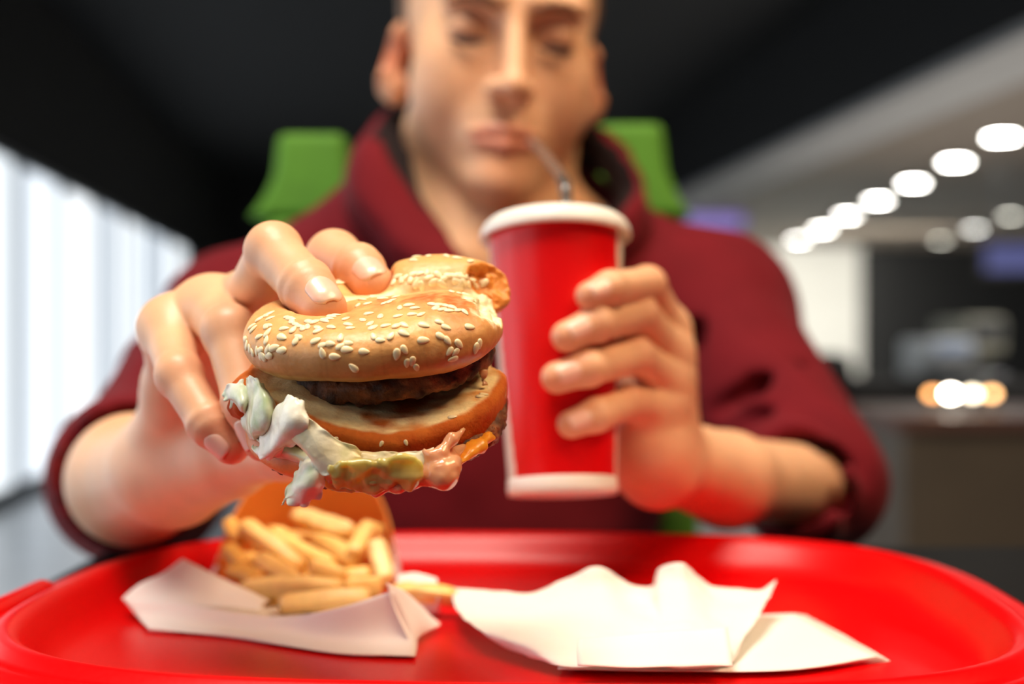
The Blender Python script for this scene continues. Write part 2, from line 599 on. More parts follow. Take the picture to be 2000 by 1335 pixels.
# a dark sofa block in the middle distance, right of the sweater sleeve
M_sofa = mat('black_leatherette', srgb(28, 27, 27), 0.5, bump=0.2, bscale=60)
sf = empty('booth_sofa', P(1690, 1000, 3.75) * (1, 1, 0), 'black booth sofa in the gap between maroon sleeve and counter', 'sofa')
a, b = P(1590, 0, 3.75)[0], P(1735, 0, 3.75)[0]
V, F = box_vf((a, 3.75, .12), (b, 4.1, .45)); bevel(put('seat', V, F, M_sofa, sf, False), .05, 4)
V, F = box_vf((a, 4.08, .12), (b, 4.24, .84)); bevel(put('backrest', V, F, M_sofa, sf, False), .05, 4)
for xx in (a + .03, b - .07):
    V, F = box_vf((xx, 3.80, 0), (xx + .04, 3.84, .13)); put('leg', V, F, M_frame, sf, False)
    V, F = box_vf((xx, 4.14, 0), (xx + .04, 4.18, .13)); put('leg', V, F, M_frame, sf, False)

# ------------------------------------------------------------------ table
M_table = mat('black_table_laminate', srgb(20, 20, 21), 0.5, spec=0.12)
tb = empty('dining_table', (0.27, 0.40, 0.0), 'glossy black dining table under the red tray', 'table')
V, F = box_vf((-0.245, -0.08, 0.715), (0.80, 0.785, 0.750)); bevel(put('table_top', V, F, M_table, tb, False), .004, 3)
V, F = lathe([(0.0, 0.0), (.24, 0.0), (.24, .012), (.05, .03), (.035, .05), (.035, .70), (.10, .715), (0.0, .715)], 40)
put('pedestal', V + (0.27, 0.40, 0.0), F, M_steel, tb)

# ------------------------------------------------------------------ green chair behind the person
M_green = mat('green_upholstery', srgb(84, 140, 30), 0.65, vary=0.12, vscale=30, bump=0.15, bscale=300)
ch = empty('dining_chair', (-0.03, 1.16, 0.0), 'bright green chair whose back rises in two square ears behind the shoulders', 'chair')


def soft_slab(lo, hi, b, name, m=None):
    V, F = box_vf(lo, hi)
    return bevel(put(name, V, F, m or M_green, ch, False), b, 4)


for sx0, sx1, tp in ((540, 672, 258), (1168, 1297, 238)):
    a, b = P(sx0, tp, 1.20), P(sx1, tp, 1.20)
    G = []                                        # an ear that flares into the shoulder of the backrest
    for py, ex in ((0, 0.0), (.10, 0.0), (.50, .004), (.72, .012), (.9, .022), (1.0, .03)):
        z = a[2] + py * (P(0, 425, 1.20)[2] - a[2])
        G.append((a[0] - ex, b[0] + ex, z))
    n = len(G)
    V = []
    for q0, q1, z in G:
        V += [(q0, 1.20, z), (q1, 1.20, z), (q1, 1.255, z), (q0, 1.255, z)]
    F = [(0, 1, 2, 3)] + [(i * 4 + k, (i + 1) * 4 + k, (i + 1) * 4 + (k + 1) % 4, i * 4 + (k + 1) % 4) for i in range(n - 1) for k in range(4)] + [(n * 4 - 1, n * 4 - 2, n * 4 - 3, n * 4 - 4)]
    bevel(put('back_ear', V, F, M_green, ch, False), .012, 4)
zt2 = P(0, 420, 1.2)[2]
soft_slab((P(505, 0, 1.2)[0], 1.195, 0.50), (P(1335, 0, 1.2)[0], 1.26, zt2), .02, 'backrest')
soft_slab((-0.255, .78, .40), (.19, 1.20, .47), .025, 'seat')
for xx in (-.24, .145):
    for yv in (.80, 1.17):
        V, F = box_vf((xx, yv, 0), (xx + .03, yv + .03, .41)); put('leg', V, F, M_frame, ch, False)
for xa in (.122, -.215):
    soft_slab((xa, 1.075, .62), (xa + .036, 1.20, .738), .012, 'armrest')
    V, F = box_vf((xa + .006, 1.09, .44), (xa + .028, 1.115, .63)); put('arm_post', V, F, M_frame, ch, False)

# ================================================================== tray
M_tray = mat('red_tray_plastic', srgb(208, 2, 6), 0.30, spec=0.25, bump=0.03, bscale=500, bdist=0.0003, rvary=0.05)
TZ = 0.750
TC = np.array([0.002, 0.546])
TA = math.radians(-3.0)
HW, HD = 0.213, 0.174


def tray_ring(off, z, n=160):
    t = np.linspace(0, 2 * math.pi, n, endpoint=False)
    a, b = HW - off, HD - off
    e = 2.0 / (3.2 - 0.0 * off)
    x = a * np.sign(np.cos(t)) * np.abs(np.cos(t)) ** e
    y = b * np.sign(np.sin(t)) * np.abs(np.sin(t)) ** e
    # even the points out along the outline
    xx, yy_ = np.append(x, x[0]), np.append(y, y[0])
    s = np.concatenate([[0], np.cumsum(np.hypot(np.diff(xx), np.diff(yy_)))])
    u = np.linspace(0, s[-1], n, endpoint=False)
    x, y = np.interp(u, s, xx), np.interp(u, s, yy_)
    c, sn = math.cos(TA), math.sin(TA)
    return np.stack([TC[0] + c * x - sn * y, TC[1] + sn * x + c * y, np.full(n, TZ + z)], 1)


prof = [(0.0020, .0060), (0.0000, .0085), (0.0005, .0135), (0.0030, .0165), (0.0070, .0180), (0.0105, .0178), (0.0120, .0172), (0.0135, .0182),
        (0.0160, .0205), (0.0185, .0212), (0.0215, .0202), (0.0245, .0170), (0.0290, .0105), (0.0335, .0060), (0.0380, .0040), (0.0430, .0032), (0.0600, .0030),
        (0.0900, .0030), (0.1300, .0030)]
rings = [tray_ring(o, z) for o, z in prof]
low = [(0.1300, .0), (0.0430, .0002), (0.0380, .0012), (0.0310, .0060), (0.0250, .0130), (0.0190, .0185), (0.0120, .0150), (0.0050, .0135), (0.0030, .0100)]
rings += [tray_ring(o, z) for o, z in low]
n = 160
V = np.vstack(rings)
F = [(i * n + j, i * n + (j + 1) % n, ((i + 1) % len(rings)) * n + (j + 1) % n, ((i + 1) % len(rings)) * n + j) for i in range(len(rings)) for j in range(n) if i != len(prof) - 1]
F.append([(len(prof) - 1) * n + j for j in range(n)])
F.append([len(prof) * n + j for j in range(n)][::-1])
tray = put('serving_tray', V, F, M_tray)
tag(tray, 'glossy red plastic serving tray with a rounded double rim on the table', 'tray')
for sg in (-1, 1):                                # moulded stacking lug on each short side
    def fl(p, sg=sg):
        c, sn = math.cos(TA), math.sin(TA)
        q = p - np.array([TC[0], TC[1], TZ])
        l = np.stack([c * q[:, 0] + sn * q[:, 1], -sn * q[:, 0] + c * q[:, 1], q[:, 2]], 1)
        return rcone(l, (sg * (HW - .006), -.050 - .04 * (sg > 0), .0155), (sg * (HW - .006), -.04 * (sg > 0), .0155), .0062, .0062)
    c, sn = math.cos(TA), math.sin(TA)
    cx = TC[0] + c * sg * HW; cy = TC[1] + sn * sg * HW - .025 - .04 * (sg > 0)
    V, F = isosurface(fl, (cx - .03, cy - .06, TZ), (cx + .03, cy + .06, TZ + .03), .0015)
    put('stacking_lug', V, F, M_tray, tray)

FLOOR_Z = TZ + 0.0032      # the tray's floor


def on_floor(px, py, lift=0.0):
    z = (EYE - FLOOR_Z - lift) * FPX / (py - 667.5)
    return P(px, py, z)


# ================================================================== papers
def paper_mat(name, col, rough=0.85):
    return mat(name, col, rough, spec=0.2, bump=0.25, bscale=900, bdist=0.0002)




def translucent_mix(m, fac):
    """Let light through a thin sheet: mix a translucent lobe of the same colour into the surface."""
    t_ = m.node_tree
    pb_ = t_.nodes['Principled BSDF']
    tr = t_.nodes.new('ShaderNodeBsdfTranslucent')
    mx_ = t_.nodes.new('ShaderNodeMixShader')
    mx_.inputs[0].default_value = fac
    if pb_.inputs['Base Color'].links:
        t_.links.new(pb_.inputs['Base Color'].links[0].from_socket, tr.inputs['Color'])
    else:
        tr.inputs['Color'].default_value = pb_.inputs['Base Color'].default_value
    t_.links.new(pb_.outputs[0], mx_.inputs[1])
    t_.links.new(tr.outputs[0], mx_.inputs[2])
    t_.links.new(mx_.outputs[0], t_.nodes['Material Output'].inputs['Surface'])
    return m


M_paper = paper_mat('white_wrapping_paper', srgb(252, 246, 242))
M_napkin = paper_mat('white_napkin_tissue', srgb(250, 248, 242))

translucent_mix(M_paper, .25)
translucent_mix(M_napkin, .25)
wrap = empty('wrapping_paper', on_floor(560, 1240), 'sheet of white wrapping paper with turned-up edge in front of the fries', 'paper')
H = lambda px, py, z: P(px, py, z)
# front panel: floor under the fries, the near crease, the turned-up edge
rows = [
    [on_floor(330, 1160, .001), on_floor(430, 1170, .001), on_floor(560, 1176, .001), on_floor(690, 1176, .001), on_floor(800, 1170, .001)],
    [on_floor(300, 1205, .001), on_floor(430, 1215, .001), on_floor(560, 1225, .001), on_floor(690, 1232, .001), on_floor(815, 1235, .001)],
    [on_floor(291, 1229, .001), on_floor(440, 1241, .001), on_floor(540, 1257, .001), on_floor(668, 1276, .001), on_floor(811, 1281, .0012)],
    [H(268, 1203, .556), H(425, 1222, .541), H(540, 1232, .528), H(668, 1246, .512), H(808, 1240, .506)],
    [H(240, 1169, .566), H(351, 1178, .556), H(530, 1203, .536), H(650, 1189, .518), H(770, 1152, .512)],
]
V, F, mi = patch(rows, 41, 49, .0003, .0006, .03, 3)
put('front_fold', V, F, M_paper, wrap)
rows = [
    [H(238, 1169, .566), H(300, 1176, .563), H(360, 1180, .56), H(430, 1186, .556), H(512, 1192, .553)],
    [H(272, 1140, .572), H(318, 1150, .571), H(370, 1156, .57), H(440, 1166, .566), H(515, 1178, .558)],
    [H(318, 1118, .578), H(340, 1122, .578), H(385, 1130, .577), H(450, 1150, .572), H(520, 1174, .562)],
    [H(357, 1089, .584), H(372, 1097, .584), H(410, 1116, .582), H(462, 1142, .576), H(526, 1172, .566)],
]
V, F, mi = patch(rows, 25, 31, .0003, .0005, .02, 5)
put('raised_corner', V, F, M_paper, wrap)
rows = [
    [H(756, 1137, .512), H(800, 1162, .524), H(859, 1216, .545)],
    [H(768, 1180, .510), H(810, 1200, .520), H(858, 1222, .536)],
    [H(790, 1235, .506), H(808, 1238, .510), H(830, 1236, .522)],
    [H(811, 1281, .5005), H(812, 1262, .506), H(812, 1244, .512)],
]
V, F, mi = patch(rows, 25, 21, .0003, .0006, .02, 8)
put('creased_corner', V, F, M_paper, wrap)
rows = [
    [on_floor(770, 1190, .001), on_floor(815, 1196, .001), on_floor(858, 1200, .001)],
    [H(772, 1150, .572), H(815, 1152, .570), H(857, 1165, .562)],
    [H(778, 1122, .578), H(812, 1117, .578), H(853, 1128, .572)],
]
V, F, mi = patch(rows, 17, 17, .0003, .0004, .02, 9)
put('back_flap', V, F, M_paper, wrap)

# ------------------------------------------------------------------ napkins
grp = 'napkins in the fanned pile'
labs = ['bottom napkin of the fanned white pile on the tray', 'flat white napkin just above the bottom one of the pile', 'flat white napkin in the middle of the fanned pile', 'topmost flat napkin of the pile under the crumpled one']
for k in range(4):
    l = .0003 + k * .0007
    s = k * 7
    rows = [
        [on_floor(1130 - s, 1222 - k * 2, l), on_floor(1300, 1208 - k * 2, l + .0002), on_floor(1440, 1204 - k, l), on_floor(1572 - s, 1200 - k * 1, l + .0004)],
        [on_floor(1110 - s, 1248, l), on_floor(1300, 1236, l), on_floor(1460, 1228, l), on_floor(1615 - s, 1222, l)],
        [on_floor(1120 - s, 1276, l), on_floor(1300, 1268, l), on_floor(1490, 1262, l), on_floor(1672 - s, 1252, l)],
        [on_floor(1110 - s, 1306, l), on_floor(1300, 1310, l), on_floor(1540, 1308, l), on_floor(1738 - s, 1290 - k * 3, l)],
    ]
    V, F, mi = patch(rows, 25, 31, .0003, .00015, .02, 20 + k)
    tag(put('napkin', V, F, M_napkin), labs[k], 'napkin', grp)

cr = empty('napkin', on_floor(1180, 1250), 'crumpled white napkin with raised peaks on top of the fanned pile', 'napkin', grp)
X0 = [886, 960, 1042, 1105, 1168, 1236, 1276, 1287, 1327, 1350, 1392, 1470, 1513]
Y0 = [1146, 1152, 1158, 1130, 1105, 1141, 1143, 1111, 1100, 1112, 1143, 1152, 1129]
L0 = [.012, .012, .012, .019, .026, .015, .014, .023, .027, .023, .014, .014, .020]
X5 = [1000, 1045, 1088, 1135, 1185, 1240, 1285, 1325, 1365, 1395, 1424, 1432, 1440]
Y5 = [1266, 1284, 1299, 1302, 1303, 1304, 1304, 1304, 1303, 1301, 1296, 1290, 1275]
rows = []
for v, lf in ((0, None), (.22, .0105), (.45, .0100), (.70, .0085), (.88, .0060), (1.0, .0040)):
    row = []
    for i in range(13):
        bow = math.sin(math.pi * v) * (-28 if i < 3 else 0)
        px = X0[i] + (X5[i] - X0[i]) * v ** 1.25 + bow
        py = Y0[i] + (Y5[i] - Y0[i]) * v
        lift_ = L0[i] if lf is None else lf + (L0[i] - .012) * (1 - v) ** 2 * .9
        row.append(on_floor(px, py, lift_))
    rows.append(row)
V, F, mi = patch(rows, 61, 97, .0003, .0012, .016, 31)
put('crumpled_sheet', V, F, M_napkin, cr)
rows = [
    [on_floor(1128, 1247, .0150), on_floor(1230, 1238, .0150), on_floor(1330, 1231, .0150), on_floor(1421, 1226, .0155)],
    [on_floor(1126, 1268, .0125), on_floor(1230, 1263, .0125), on_floor(1330, 1258, .0125), on_floor(1425, 1252, .0125)],
    [on_floor(1128, 1299, .0080), on_floor(1230, 1302, .0080), on_floor(1330, 1302, .0080), on_floor(1431, 1299, .0080)],
]
V, F, mi = patch(rows, 17, 25, .0003, .0004, .02, 33)
put('folded_band', V, F, M_napkin, cr)

# ================================================================== fries and their carton
M_kraft = mat('orange_carton_lining', srgb(238, 148, 62), 0.6, vary=0.08, vscale=40, sss=0.1, ssss=0.003)
M_cart = mat('white_carton_board', srgb(240, 232, 226), 0.6)
bag = empty('fries_carton', on_floor(600, 1150), 'open fries carton with orange lining, lying behind the pile of fries', 'carton')
cb = np.array([P(598, 0, .628)[0], .628, FLOOR_Z])
G = []
for i, th in enumerate(np.linspace(math.radians(-112), math.radians(88), 49)):
    hgt = .014 + .051 * max(0, math.cos(th)) ** 1.15
    hgt *= min(1, (math.radians(88) - th) / .35 + .25)
    lean = -.010 * max(0, math.cos(th))
    rx, ry = .0475, .046
    row = []
    for v in np.linspace(0, 1, 13):
        k = 1 - .10 * v * v
        row.append(cb + np.array([math.sin(th) * rx * k, math.cos(th) * ry * (1 - .1 * v) + lean * v, .0006 + hgt * v]))
    G.append(row)
V, F, mi = sheet(np.array(G), .0006)
o = put('carton_shell', V, F, [M_kraft, M_cart], bag, mi=mi)
tube = catmull(np.array(G)[:, -1], 97)
V, F = [], []
ph = np.linspace(0, 2 * math.pi, 6, endpoint=False)
for i, q in enumerate(tube):
    for a in ph:
        V.append(q + np.array([math.sin(np.linspace(-1.95, 1.54, 97)[i]) * math.cos(a), math.cos(np.linspace(-1.95, 1.54, 97)[i]) * math.cos(a), math.sin(a)]) * .0007)
for i in range(96):
    for k in range(6):
        F.append((i * 6 + k, i * 6 + (k + 1) % 6, (i + 1) * 6 + (k + 1) % 6, (i + 1) * 6 + k))
put('rolled_edge', V, F, M_kraft, bag)

M_fry = mat('fried_potato', srgb(240, 190, 96), 0.42, tint=True, vary=0.12, vscale=150, sss=0.35, sssr=(1, .6, .2), ssss=0.004, bump=0.25, bscale=600, bdist=0.0003)


def fry(a, b, wd, label, group=None, col=(240, 190, 100), seed=0):
    a, b = np.array(a), np.array(b)
    d = b - a
    L = np.linalg.norm(d); d /= L
    up = np.array([0.15 * math.sin(seed * 2.1), -.5, 1.0])
    s = np.cross(d, up); s /= np.linalg.norm(s)
    u = np.cross(s, d)
    tw = 0.5 * math.sin(seed * 3.7)
    s, u = s * math.cos(tw) + u * math.sin(tw), u * math.cos(tw) - s * math.sin(tw)
    bend = .05 * L * math.sin(seed * 1.9)
    V, C = [], []
    nseg, sq = 13, []
    for k in range(16):
        t = 2 * math.pi * k / 16
        e = 0.45
        sq.append((np.sign(math.cos(t)) * abs(math.cos(t)) ** e, np.sign(math.sin(t)) * abs(math.sin(t)) ** e))
    base = np.array(srgb(*col))
    for i in range(nseg):
        v = i / (nseg - 1)
        r = wd * .44 * (1 - .28 * (abs(2 * v - 1)) ** 10)
        c = a + d * L * v + u * bend * (1 - (2 * v - 1) ** 2)
        for x, y in sq:
            V.append(c + s * x * r + u * y * r)
            brown = .55 * max(0, abs(x) * abs(y) - .55) + .35 * (abs(2 * v - 1)) ** 6
            C.append(base * (1 - brown * np.array([.25, .55, .8])))
    F = [(i * 16 + k, i * 16 + (k + 1) % 16, (i + 1) * 16 + (k + 1) % 16, (i + 1) * 16 + k) for i in range(nseg - 1) for k in range(16)]
    F += [list(range(16))[::-1], [(nseg - 1) * 16 + k for k in range(16)]]
    V = np.array(V)
    V += (fbm(V, .006, seed, 2) * .0005)[:, None]
    o = put('french_fry', V, F, M_fry, cols=np.array(C))
    tag(o, label, 'french fry', group)
    return o


FG = 'french fries in the carton'
fries = [
    (474, 1024, .626, 589, 1112, .603, .0094, 'long golden fry sloping down along the upper left of the pile'),
    (533, 1036, .634, 650, 1106, .606, .0092, 'long golden fry sloping down through the middle of the pile'),
    (578, 1003, .645, 690, 1038, .622, .0098, 'pale thick fry lying across the top of the pile'),
    (618, 1052, .632, 696, 1100, .607, .0092, 'golden fry tucked under the thick top fry'),
    (690, 1084, .606, 722, 1026, .628, .0092, 'short fry leaning up to the right at the pile top'),
    (734, 1058, .612, 755, 1136, .596, .0098, 'pale upright fry at the right end of the carton'),
    (466, 1154, .585, 668, 1149, .580, .0102, 'long pale fry lying crosswise low in front of the pile'),
    (508, 1090, .606, 582, 1136, .592, .0092, 'golden fry just above the crosswise one'),
    (604, 1104, .596, 676, 1126, .597, .0100, 'blunt orange fry with its cut end showing mid pile'),
    (545, 1182, .566, 722, 1166, .572, .0096, 'lowest pale fry along the paper edge'),
    (762, 1158, .570, 892, 1166, .566, .0086, 'single fry sticking out to the right towards the napkins'),
    (446, 1070, .622, 476, 1104, .606, .0088, 'dark golden fry end at the left carton wall'),
    (450, 1112, .608, 508, 1132, .594, .0088, 'dark golden fry under the left part of the pile'),
    (672, 1152, .580, 746, 1142, .584, .0092, 'short fry beside the crosswise one on the right'),
    (447, 1020, .640, 468, 1056, .624, .0084, 'thin dark fry tip high at the left carton wall'),
]
for i, f in enumerate(fries):
    c = (238, 184, 96) if 'dark' in f[7] else ((250, 216, 146) if 'pale' in f[7] else (247, 206, 126))
    fry(P(f[0], f[1], f[2]), P(f[3], f[4], f[5]), f[6], f[7], FG, c, i + 1)
hid = [(500, 1070, .650, 620, 1090, .635), (560, 1110, .640, 690, 1118, .625), (640, 1090, .645, 735, 1085, .630), (470, 1135, .612, 600, 1150, .604), (610, 1150, .606, 730, 1120, .604),
       (520, 1040, .655, 640, 1060, .648), (660, 1050, .650, 745, 1100, .622), (470, 1090, .640, 560, 1125, .622), (480, 1165, .590, 580, 1172, .586), (600, 1172, .586, 740, 1160, .588),
       (700, 1110, .612, 740, 1030, .640), (540, 1130, .610, 640, 1140, .606)]
hid_labels = ['half buried fry behind the long upper left fry', 'half buried fry deep in the middle of the pile', 'half buried fry behind the short leaning fry', 'half buried fry low behind the pale crosswise one',
              'half buried fry under the blunt cut end', 'half buried fry high at the back of the carton', 'half buried fry at the right back of the carton', 'half buried fry behind the dark fry ends at the left wall',
              'half buried fry under the left end of the crosswise one', 'half buried fry under the right end of the crosswise one', 'half buried fry leaning behind the upright right one', 'half buried fry between the middle fry and the crosswise one']
for i, f in enumerate(hid):
    fry(P(*f[:3]), P(*f[3:]), .009, hid_labels[i], FG, (242, 194, 108), i + 40)

# ================================================================== paper cup
M_lid = mat('white_cup_lid', srgb(240, 236, 228), 0.4, sss=0.2, sssr=(1, .9, .8), ssss=0.003)
cupm = bpy.data.materials.new('printed_cup_paper')
cupm.use_nodes = True
nt = cupm.node_tree
b = nt.nodes['Principled BSDF']
at = nt.nodes.new('ShaderNodeAttribute'); at.attribute_name = 'tint'
nt.links.new(at.outputs['Color'], b.inputs['Base Color'])
b.inputs['Roughness'].default_value = 0.36
b.inputs['Specular IOR Level'].default_value = 0.3
b.inputs['Coat Weight'].default_value = 0.15
b.inputs['Coat Roughness'].default_value = 0.2

CB, CT = P(1099, 952, .605), P(1084, 440, .628)
ax = CT - CB
CH = np.linalg.norm(ax)
ax = ax / CH
cx_ = np.cross(np.array([0, -1.0, 0]), ax); cx_ = -cx_ / np.linalg.norm(cx_)
cx_ = np.cross(ax, np.array([0, 1.0, 0])) * -1
cx_ = cx_ / np.linalg.norm(cx_)
if cx_[0] < 0: cx_ = -cx_
cy_ = np.cross(ax, cx_)
if cy_[1] > 0: cy_ = -cy_              # cy_ points towards the viewer's side
RB, RT = 105 * .605 / FPX, 132 * .628 / FPX


def cup_pts(V):
    V = np.asarray(V)
    return CB + V[:, :1] * cx_ - V[:, 1:2] * cy_ * 1.0 + V[:, 2:3] * ax


cup = empty('paper_cup', CB, 'red paper cup with white lid, base band and straw hole held in the hand', 'cup')
nz, na = 120, 240
zz = np.linspace(0, 1, nz)
a = np.linspace(0, 2 * math.pi, na, endpoint=False)
R = RB + (RT - RB) * zz
V = np.stack([np.outer(R, np.sin(a)), -np.outer(R, np.cos(a)), np.outer(zz * CH, np.ones(na))], -1)
ang = np.degrees(np.arctan2(V[..., 0], -V[..., 1]))
zf = V[..., 2] / CH
l0 = -58 - 22 * zf
r0 = 72 - 9 * zf
red = (ang > l0) & (ang < r0) & (zf > .030)
bk_ = (ang < -112) | (ang > 118)
cols = np.where((red | (bk_ & (zf > .03)))[..., None], np.array(srgb(220, 3, 8)), np.array(srgb(240, 232, 222)))
idx = np.arange(nz * na).reshape(nz, na)
q = np.stack([idx[:-1], np.roll(idx, -1, 1)[:-1], np.roll(idx, -1, 1)[1:], idx[1:]], -1).reshape(-1, 4)
put('cup_wall', cup_pts(V.reshape(-1, 3)), q, cupm, cup, cols=cols.reshape(-1, 3))
V, F = lathe([(0, .004), (RB - .004, .004), (RB - .003, .0), (RB - .0018, -.0035), (RB + .0003, -.0035), (RB + .0008, -.001), (RB + .0005, .004), (RB + .0002, .0045)], 96)
put('base_rim', cup_pts(V), F, M_lid, cup)
RL = 147 * .628 / FPX
V, F = lathe([(RT + .0003, CH - .003), (RL - .0012, CH - .0078), (RL - .0003, CH - .0076), (RL, CH - .0062), (RL - .0006, CH - .0030), (RL - .0022, CH - .0002), (RL - .0048, CH + .0020), (RL - .0080, CH + .0030), (RL - .0105, CH + .0030),
              (RL - .012, CH + .0015), (RL - .013, CH - .001), (.006, CH - .001), (0.0, CH - .001)], 120)
put('lid', cup_pts(V), F, M_lid, cup)

M_straw = mat('dark_clear_straw', srgb(92, 80, 72), 0.25, spec=0.7, trans=0.3)
st = [CT + cx_ * .006 + ax * (-.11), CT + cx_ * .006 + ax * .0, P(1106, 395, .650), P(1104, 362, .664), P(1092, 338, .694), P(1068, 306, .755), P(1040, 274, .826)]
st = catmull(np.array(st), 60)
V, F = [], []
for i, q in enumerate(st):
    d = st[min(i + 1, 59)] - st[max(i - 1, 0)]
    d /= np.linalg.norm(d)
    s = np.cross(d, (0, 1, 0.2)); s /= np.linalg.norm(s)
    u = np.cross(s, d)
    for k in range(14):
        t = 2 * math.pi * k / 14
        rr = .0030 + (.0005 * math.cos(i * 1.9) if 24 < i < 36 else 0)
        V.append(q + (s * math.cos(t) + u * math.sin(t)) * rr)
F = [(i * 14 + k, i * 14 + (k + 1) % 14, (i + 1) * 14 + (k + 1) % 14, (i + 1) * 14 + k) for i in range(59) for k in range(14)]
sw = put('drinking_straw', V, F, M_straw)
tag(sw, 'dark bendy drinking straw from the cup lid to the lips', 'straw')

# ================================================================== the person's body (hands first: the burger is shaped by the fingers)
person = empty('person', (-0.03, 1.0, 0.0), 'young man in a maroon sweatshirt sipping through a straw and holding out a burger', 'person')

# right hand: joints of each finger (knuckle, middle joint, end joint, tip) and their radii
RF = {
    'index':  (PP([(590, 560, .538), (652, 503, .503), (701, 526, .482), (730, 557, .472)]), (.0110, .0098, .0090, .0079)),
    'middle': (PP([(490, 592, .515), (534, 490, .467), (599, 560, .446), (632, 601, .437)]), (.0112, .0095, .0090, .0080)),
    'ring':   (PP([(410, 600, .520), (447, 648, .478), (482, 785, .462), (514, 862, .460)]), (.0112, .0093, .0082, .0072)),
    'little': (PP([(332, 640, .517), (350, 733, .482), (409, 828, .469), (452, 872, .467)]), (.0105, .0080, .0074, .0066)),
}
R_THUMB = (PP([(345, 930, .590), (450, 893, .555), (560, 878, .515), (640, 884, .478)]), (.0180, .0145, .0115, .0090))
R_WR = P(318, 932, .610)
R_FA = [P(316, 924, .610), P(262, 936, .665), P(262, 938, .840)]


def right_arm(p):
    d = rcone(p, R_FA[0], R_FA[1], .0262, .0320)
    d = smin(d, rcone(p, R_FA[1], R_FA[2], .0325, .034), .01)
    d = smin(d, rcone(p, R_FA[2], P(470, 660, .99), .034, .036), .01)
    wr = PP([(322, 900, .595), (326, 905, .597), (338, 908, .597), (350, 912, .596)])
    mid = PP([(352, 760, .556), (405, 775, .560), (465, 790, .566), (520, 820, .572)])
    for f, q, m in zip(('little', 'ring', 'middle', 'index'), wr, mid):
        k = RF[f][0][0]
        d = smin(d, rcone(p, k, m, .0115, .0135), .012)
        d = smin(d, rcone(p, m, q, .0135, .0190), .014)
    tp, tr = R_THUMB
    d = smin(d, rcone(p, tp[0], tp[1], tr[0], tr[1]), .014)
    out = d
    for f, (q, r) in RF.items():
        c = chain(p, q, r, .004)
        c = smin(c, ball(p, q[1] + np.array([0, .001, .0005]), r[1] * 1.03), .003)
        ax_ = (q[2] - q[1]) / np.linalg.norm(q[2] - q[1])
        c = c + .00026 * np.sin(((p - q[2]) @ ax_) / .0011) * np.exp(-(((p - q[2]) @ ax_) / .0045) ** 2)
        out = np.minimum(out, smin(d, c, .010))
    c = chain(p, tp, tr, .006)
    out = np.minimum(out, smin(d, c, .012))
    return out


# left hand round the cup
LF = {
    'index':  (PP([(1302, 640, .652), (1264, 556, .624), (1192, 562, .590), (1152, 577, .583)]), (.0105, .0088, .0076, .0066)),
    'middle': (PP([(1305, 690, .648), (1246, 612, .616), (1165, 632, .586), (1108, 657, .580)]), (.0108, .0092, .0082, .0073)),
    'ring':   (PP([(1302, 742, .646), (1240, 694, .614), (1150, 718, .583), (1088, 737, .579)]), (.0106, .0090, .0080, .0073)),
    'little': (PP([(1290, 792, .642), (1226, 786, .614), (1165, 810, .587), (1116, 828, .583)]), (.0100, .0082, .0074, .0066)),
}
L_THUMB = (PP([(1262, 880, .648), (1238, 800, .672), (1180, 720, .676), (1125, 670, .672)]), (.0180, .0145, .0105, .0090))
L_FA = [P(1290, 900, .662), P(1420, 936, .722), P(1610, 950, .840)]


def left_arm(p):
    d = rcone(p, L_FA[0], L_FA[1], .0185, .0240)
    d = smin(d, rcone(p, L_FA[0] + (0, .012, .004), L_FA[1], .0185, .0240), .01)
    d = smin(d, rcone(p, L_FA[1], L_FA[2], .0245, .0265), .01)
    d = smin(d, rcone(p, L_FA[2], P(1400, 630, .99), .0265, .034), .01)
    wr = PP([(1300, 880, .668), (1296, 885, .664), (1290, 888, .660), (1278, 892, .655)])
    for f, q in zip(('index', 'middle', 'ring', 'little'), wr):
        d = smin(d, rcone(p, LF[f][0][0], q, .0105, .0150), .012)
    tp, tr = L_THUMB
    d = smin(d, rcone(p, tp[0], tp[1], tr[0], tr[1]), .014)
    d = smin(d, rcone(p, P(1250, 845, .640), P(1285, 925, .655), .0130, .0175), .012)
    out = d
    for f, (q, r) in LF.items():
        c = chain(p, q, r, .004)
        out = np.minimum(out, smin(d, c, .009))
    c = chain(p, tp, tr, .006)
    return np.minimum(out, smin(d, c, .010))

# ================================================================== burger
burger = empty('hamburger', P(735, 960, .455), 'bitten double hamburger with sesame bun and lettuce, held out in the hand', 'burger')


class Frame:
    def __init__(s, c, pitch, roll, yaw=0):
        s.c = np.asarray(c); s.R = rot(0, 0, yaw) @ rot(pitch, 0, 0) @ rot(0, roll, 0)

    def loc(s, p): return (p - s.c) @ s.R

    def wor(s, q): return s.c + np.asarray(q) @ s.R.T


def disc(q, R, hh, rr):
    r = np.hypot(q[:, 0], q[:, 1])
    a = np.stack([r - (R - rr), np.abs(q[:, 2]) - (hh - rr)], 1)
    return np.linalg.norm(np.maximum(a, 0), axis=1) + np.minimum(a.max(1), 0) - rr


def bounds(fr, R, z0, z1):
    c = np.array([(x, y, z) for x in (-R, R) for y in (-R, R) for z in (z0, z1)])
    w_ = fr.wor(c)
    return w_.min(0), w_.max(0)


CR = Frame(P(736, 668, .452), 16, -4)
fA, fB = RF['middle'], RF['index']


def crown_bite(p):
    q = CR.loc(p)
    n = fbm(p, .0042, 5, 4) * .0019
    d = rcone(q, (.0525, -.026, .0245), (.0505, .0105, .0225), .0180, .0190)
    d = np.minimum(d, ball(q, (.0690, .024, .010), .0215))
    d = np.minimum(d, ball(q, (.0625, -.004, .008), .0178))
    return d + n


CREASE = ((-.012, .004, .0180), (.018, .0072, .0152), (.054, .0100, .0148))


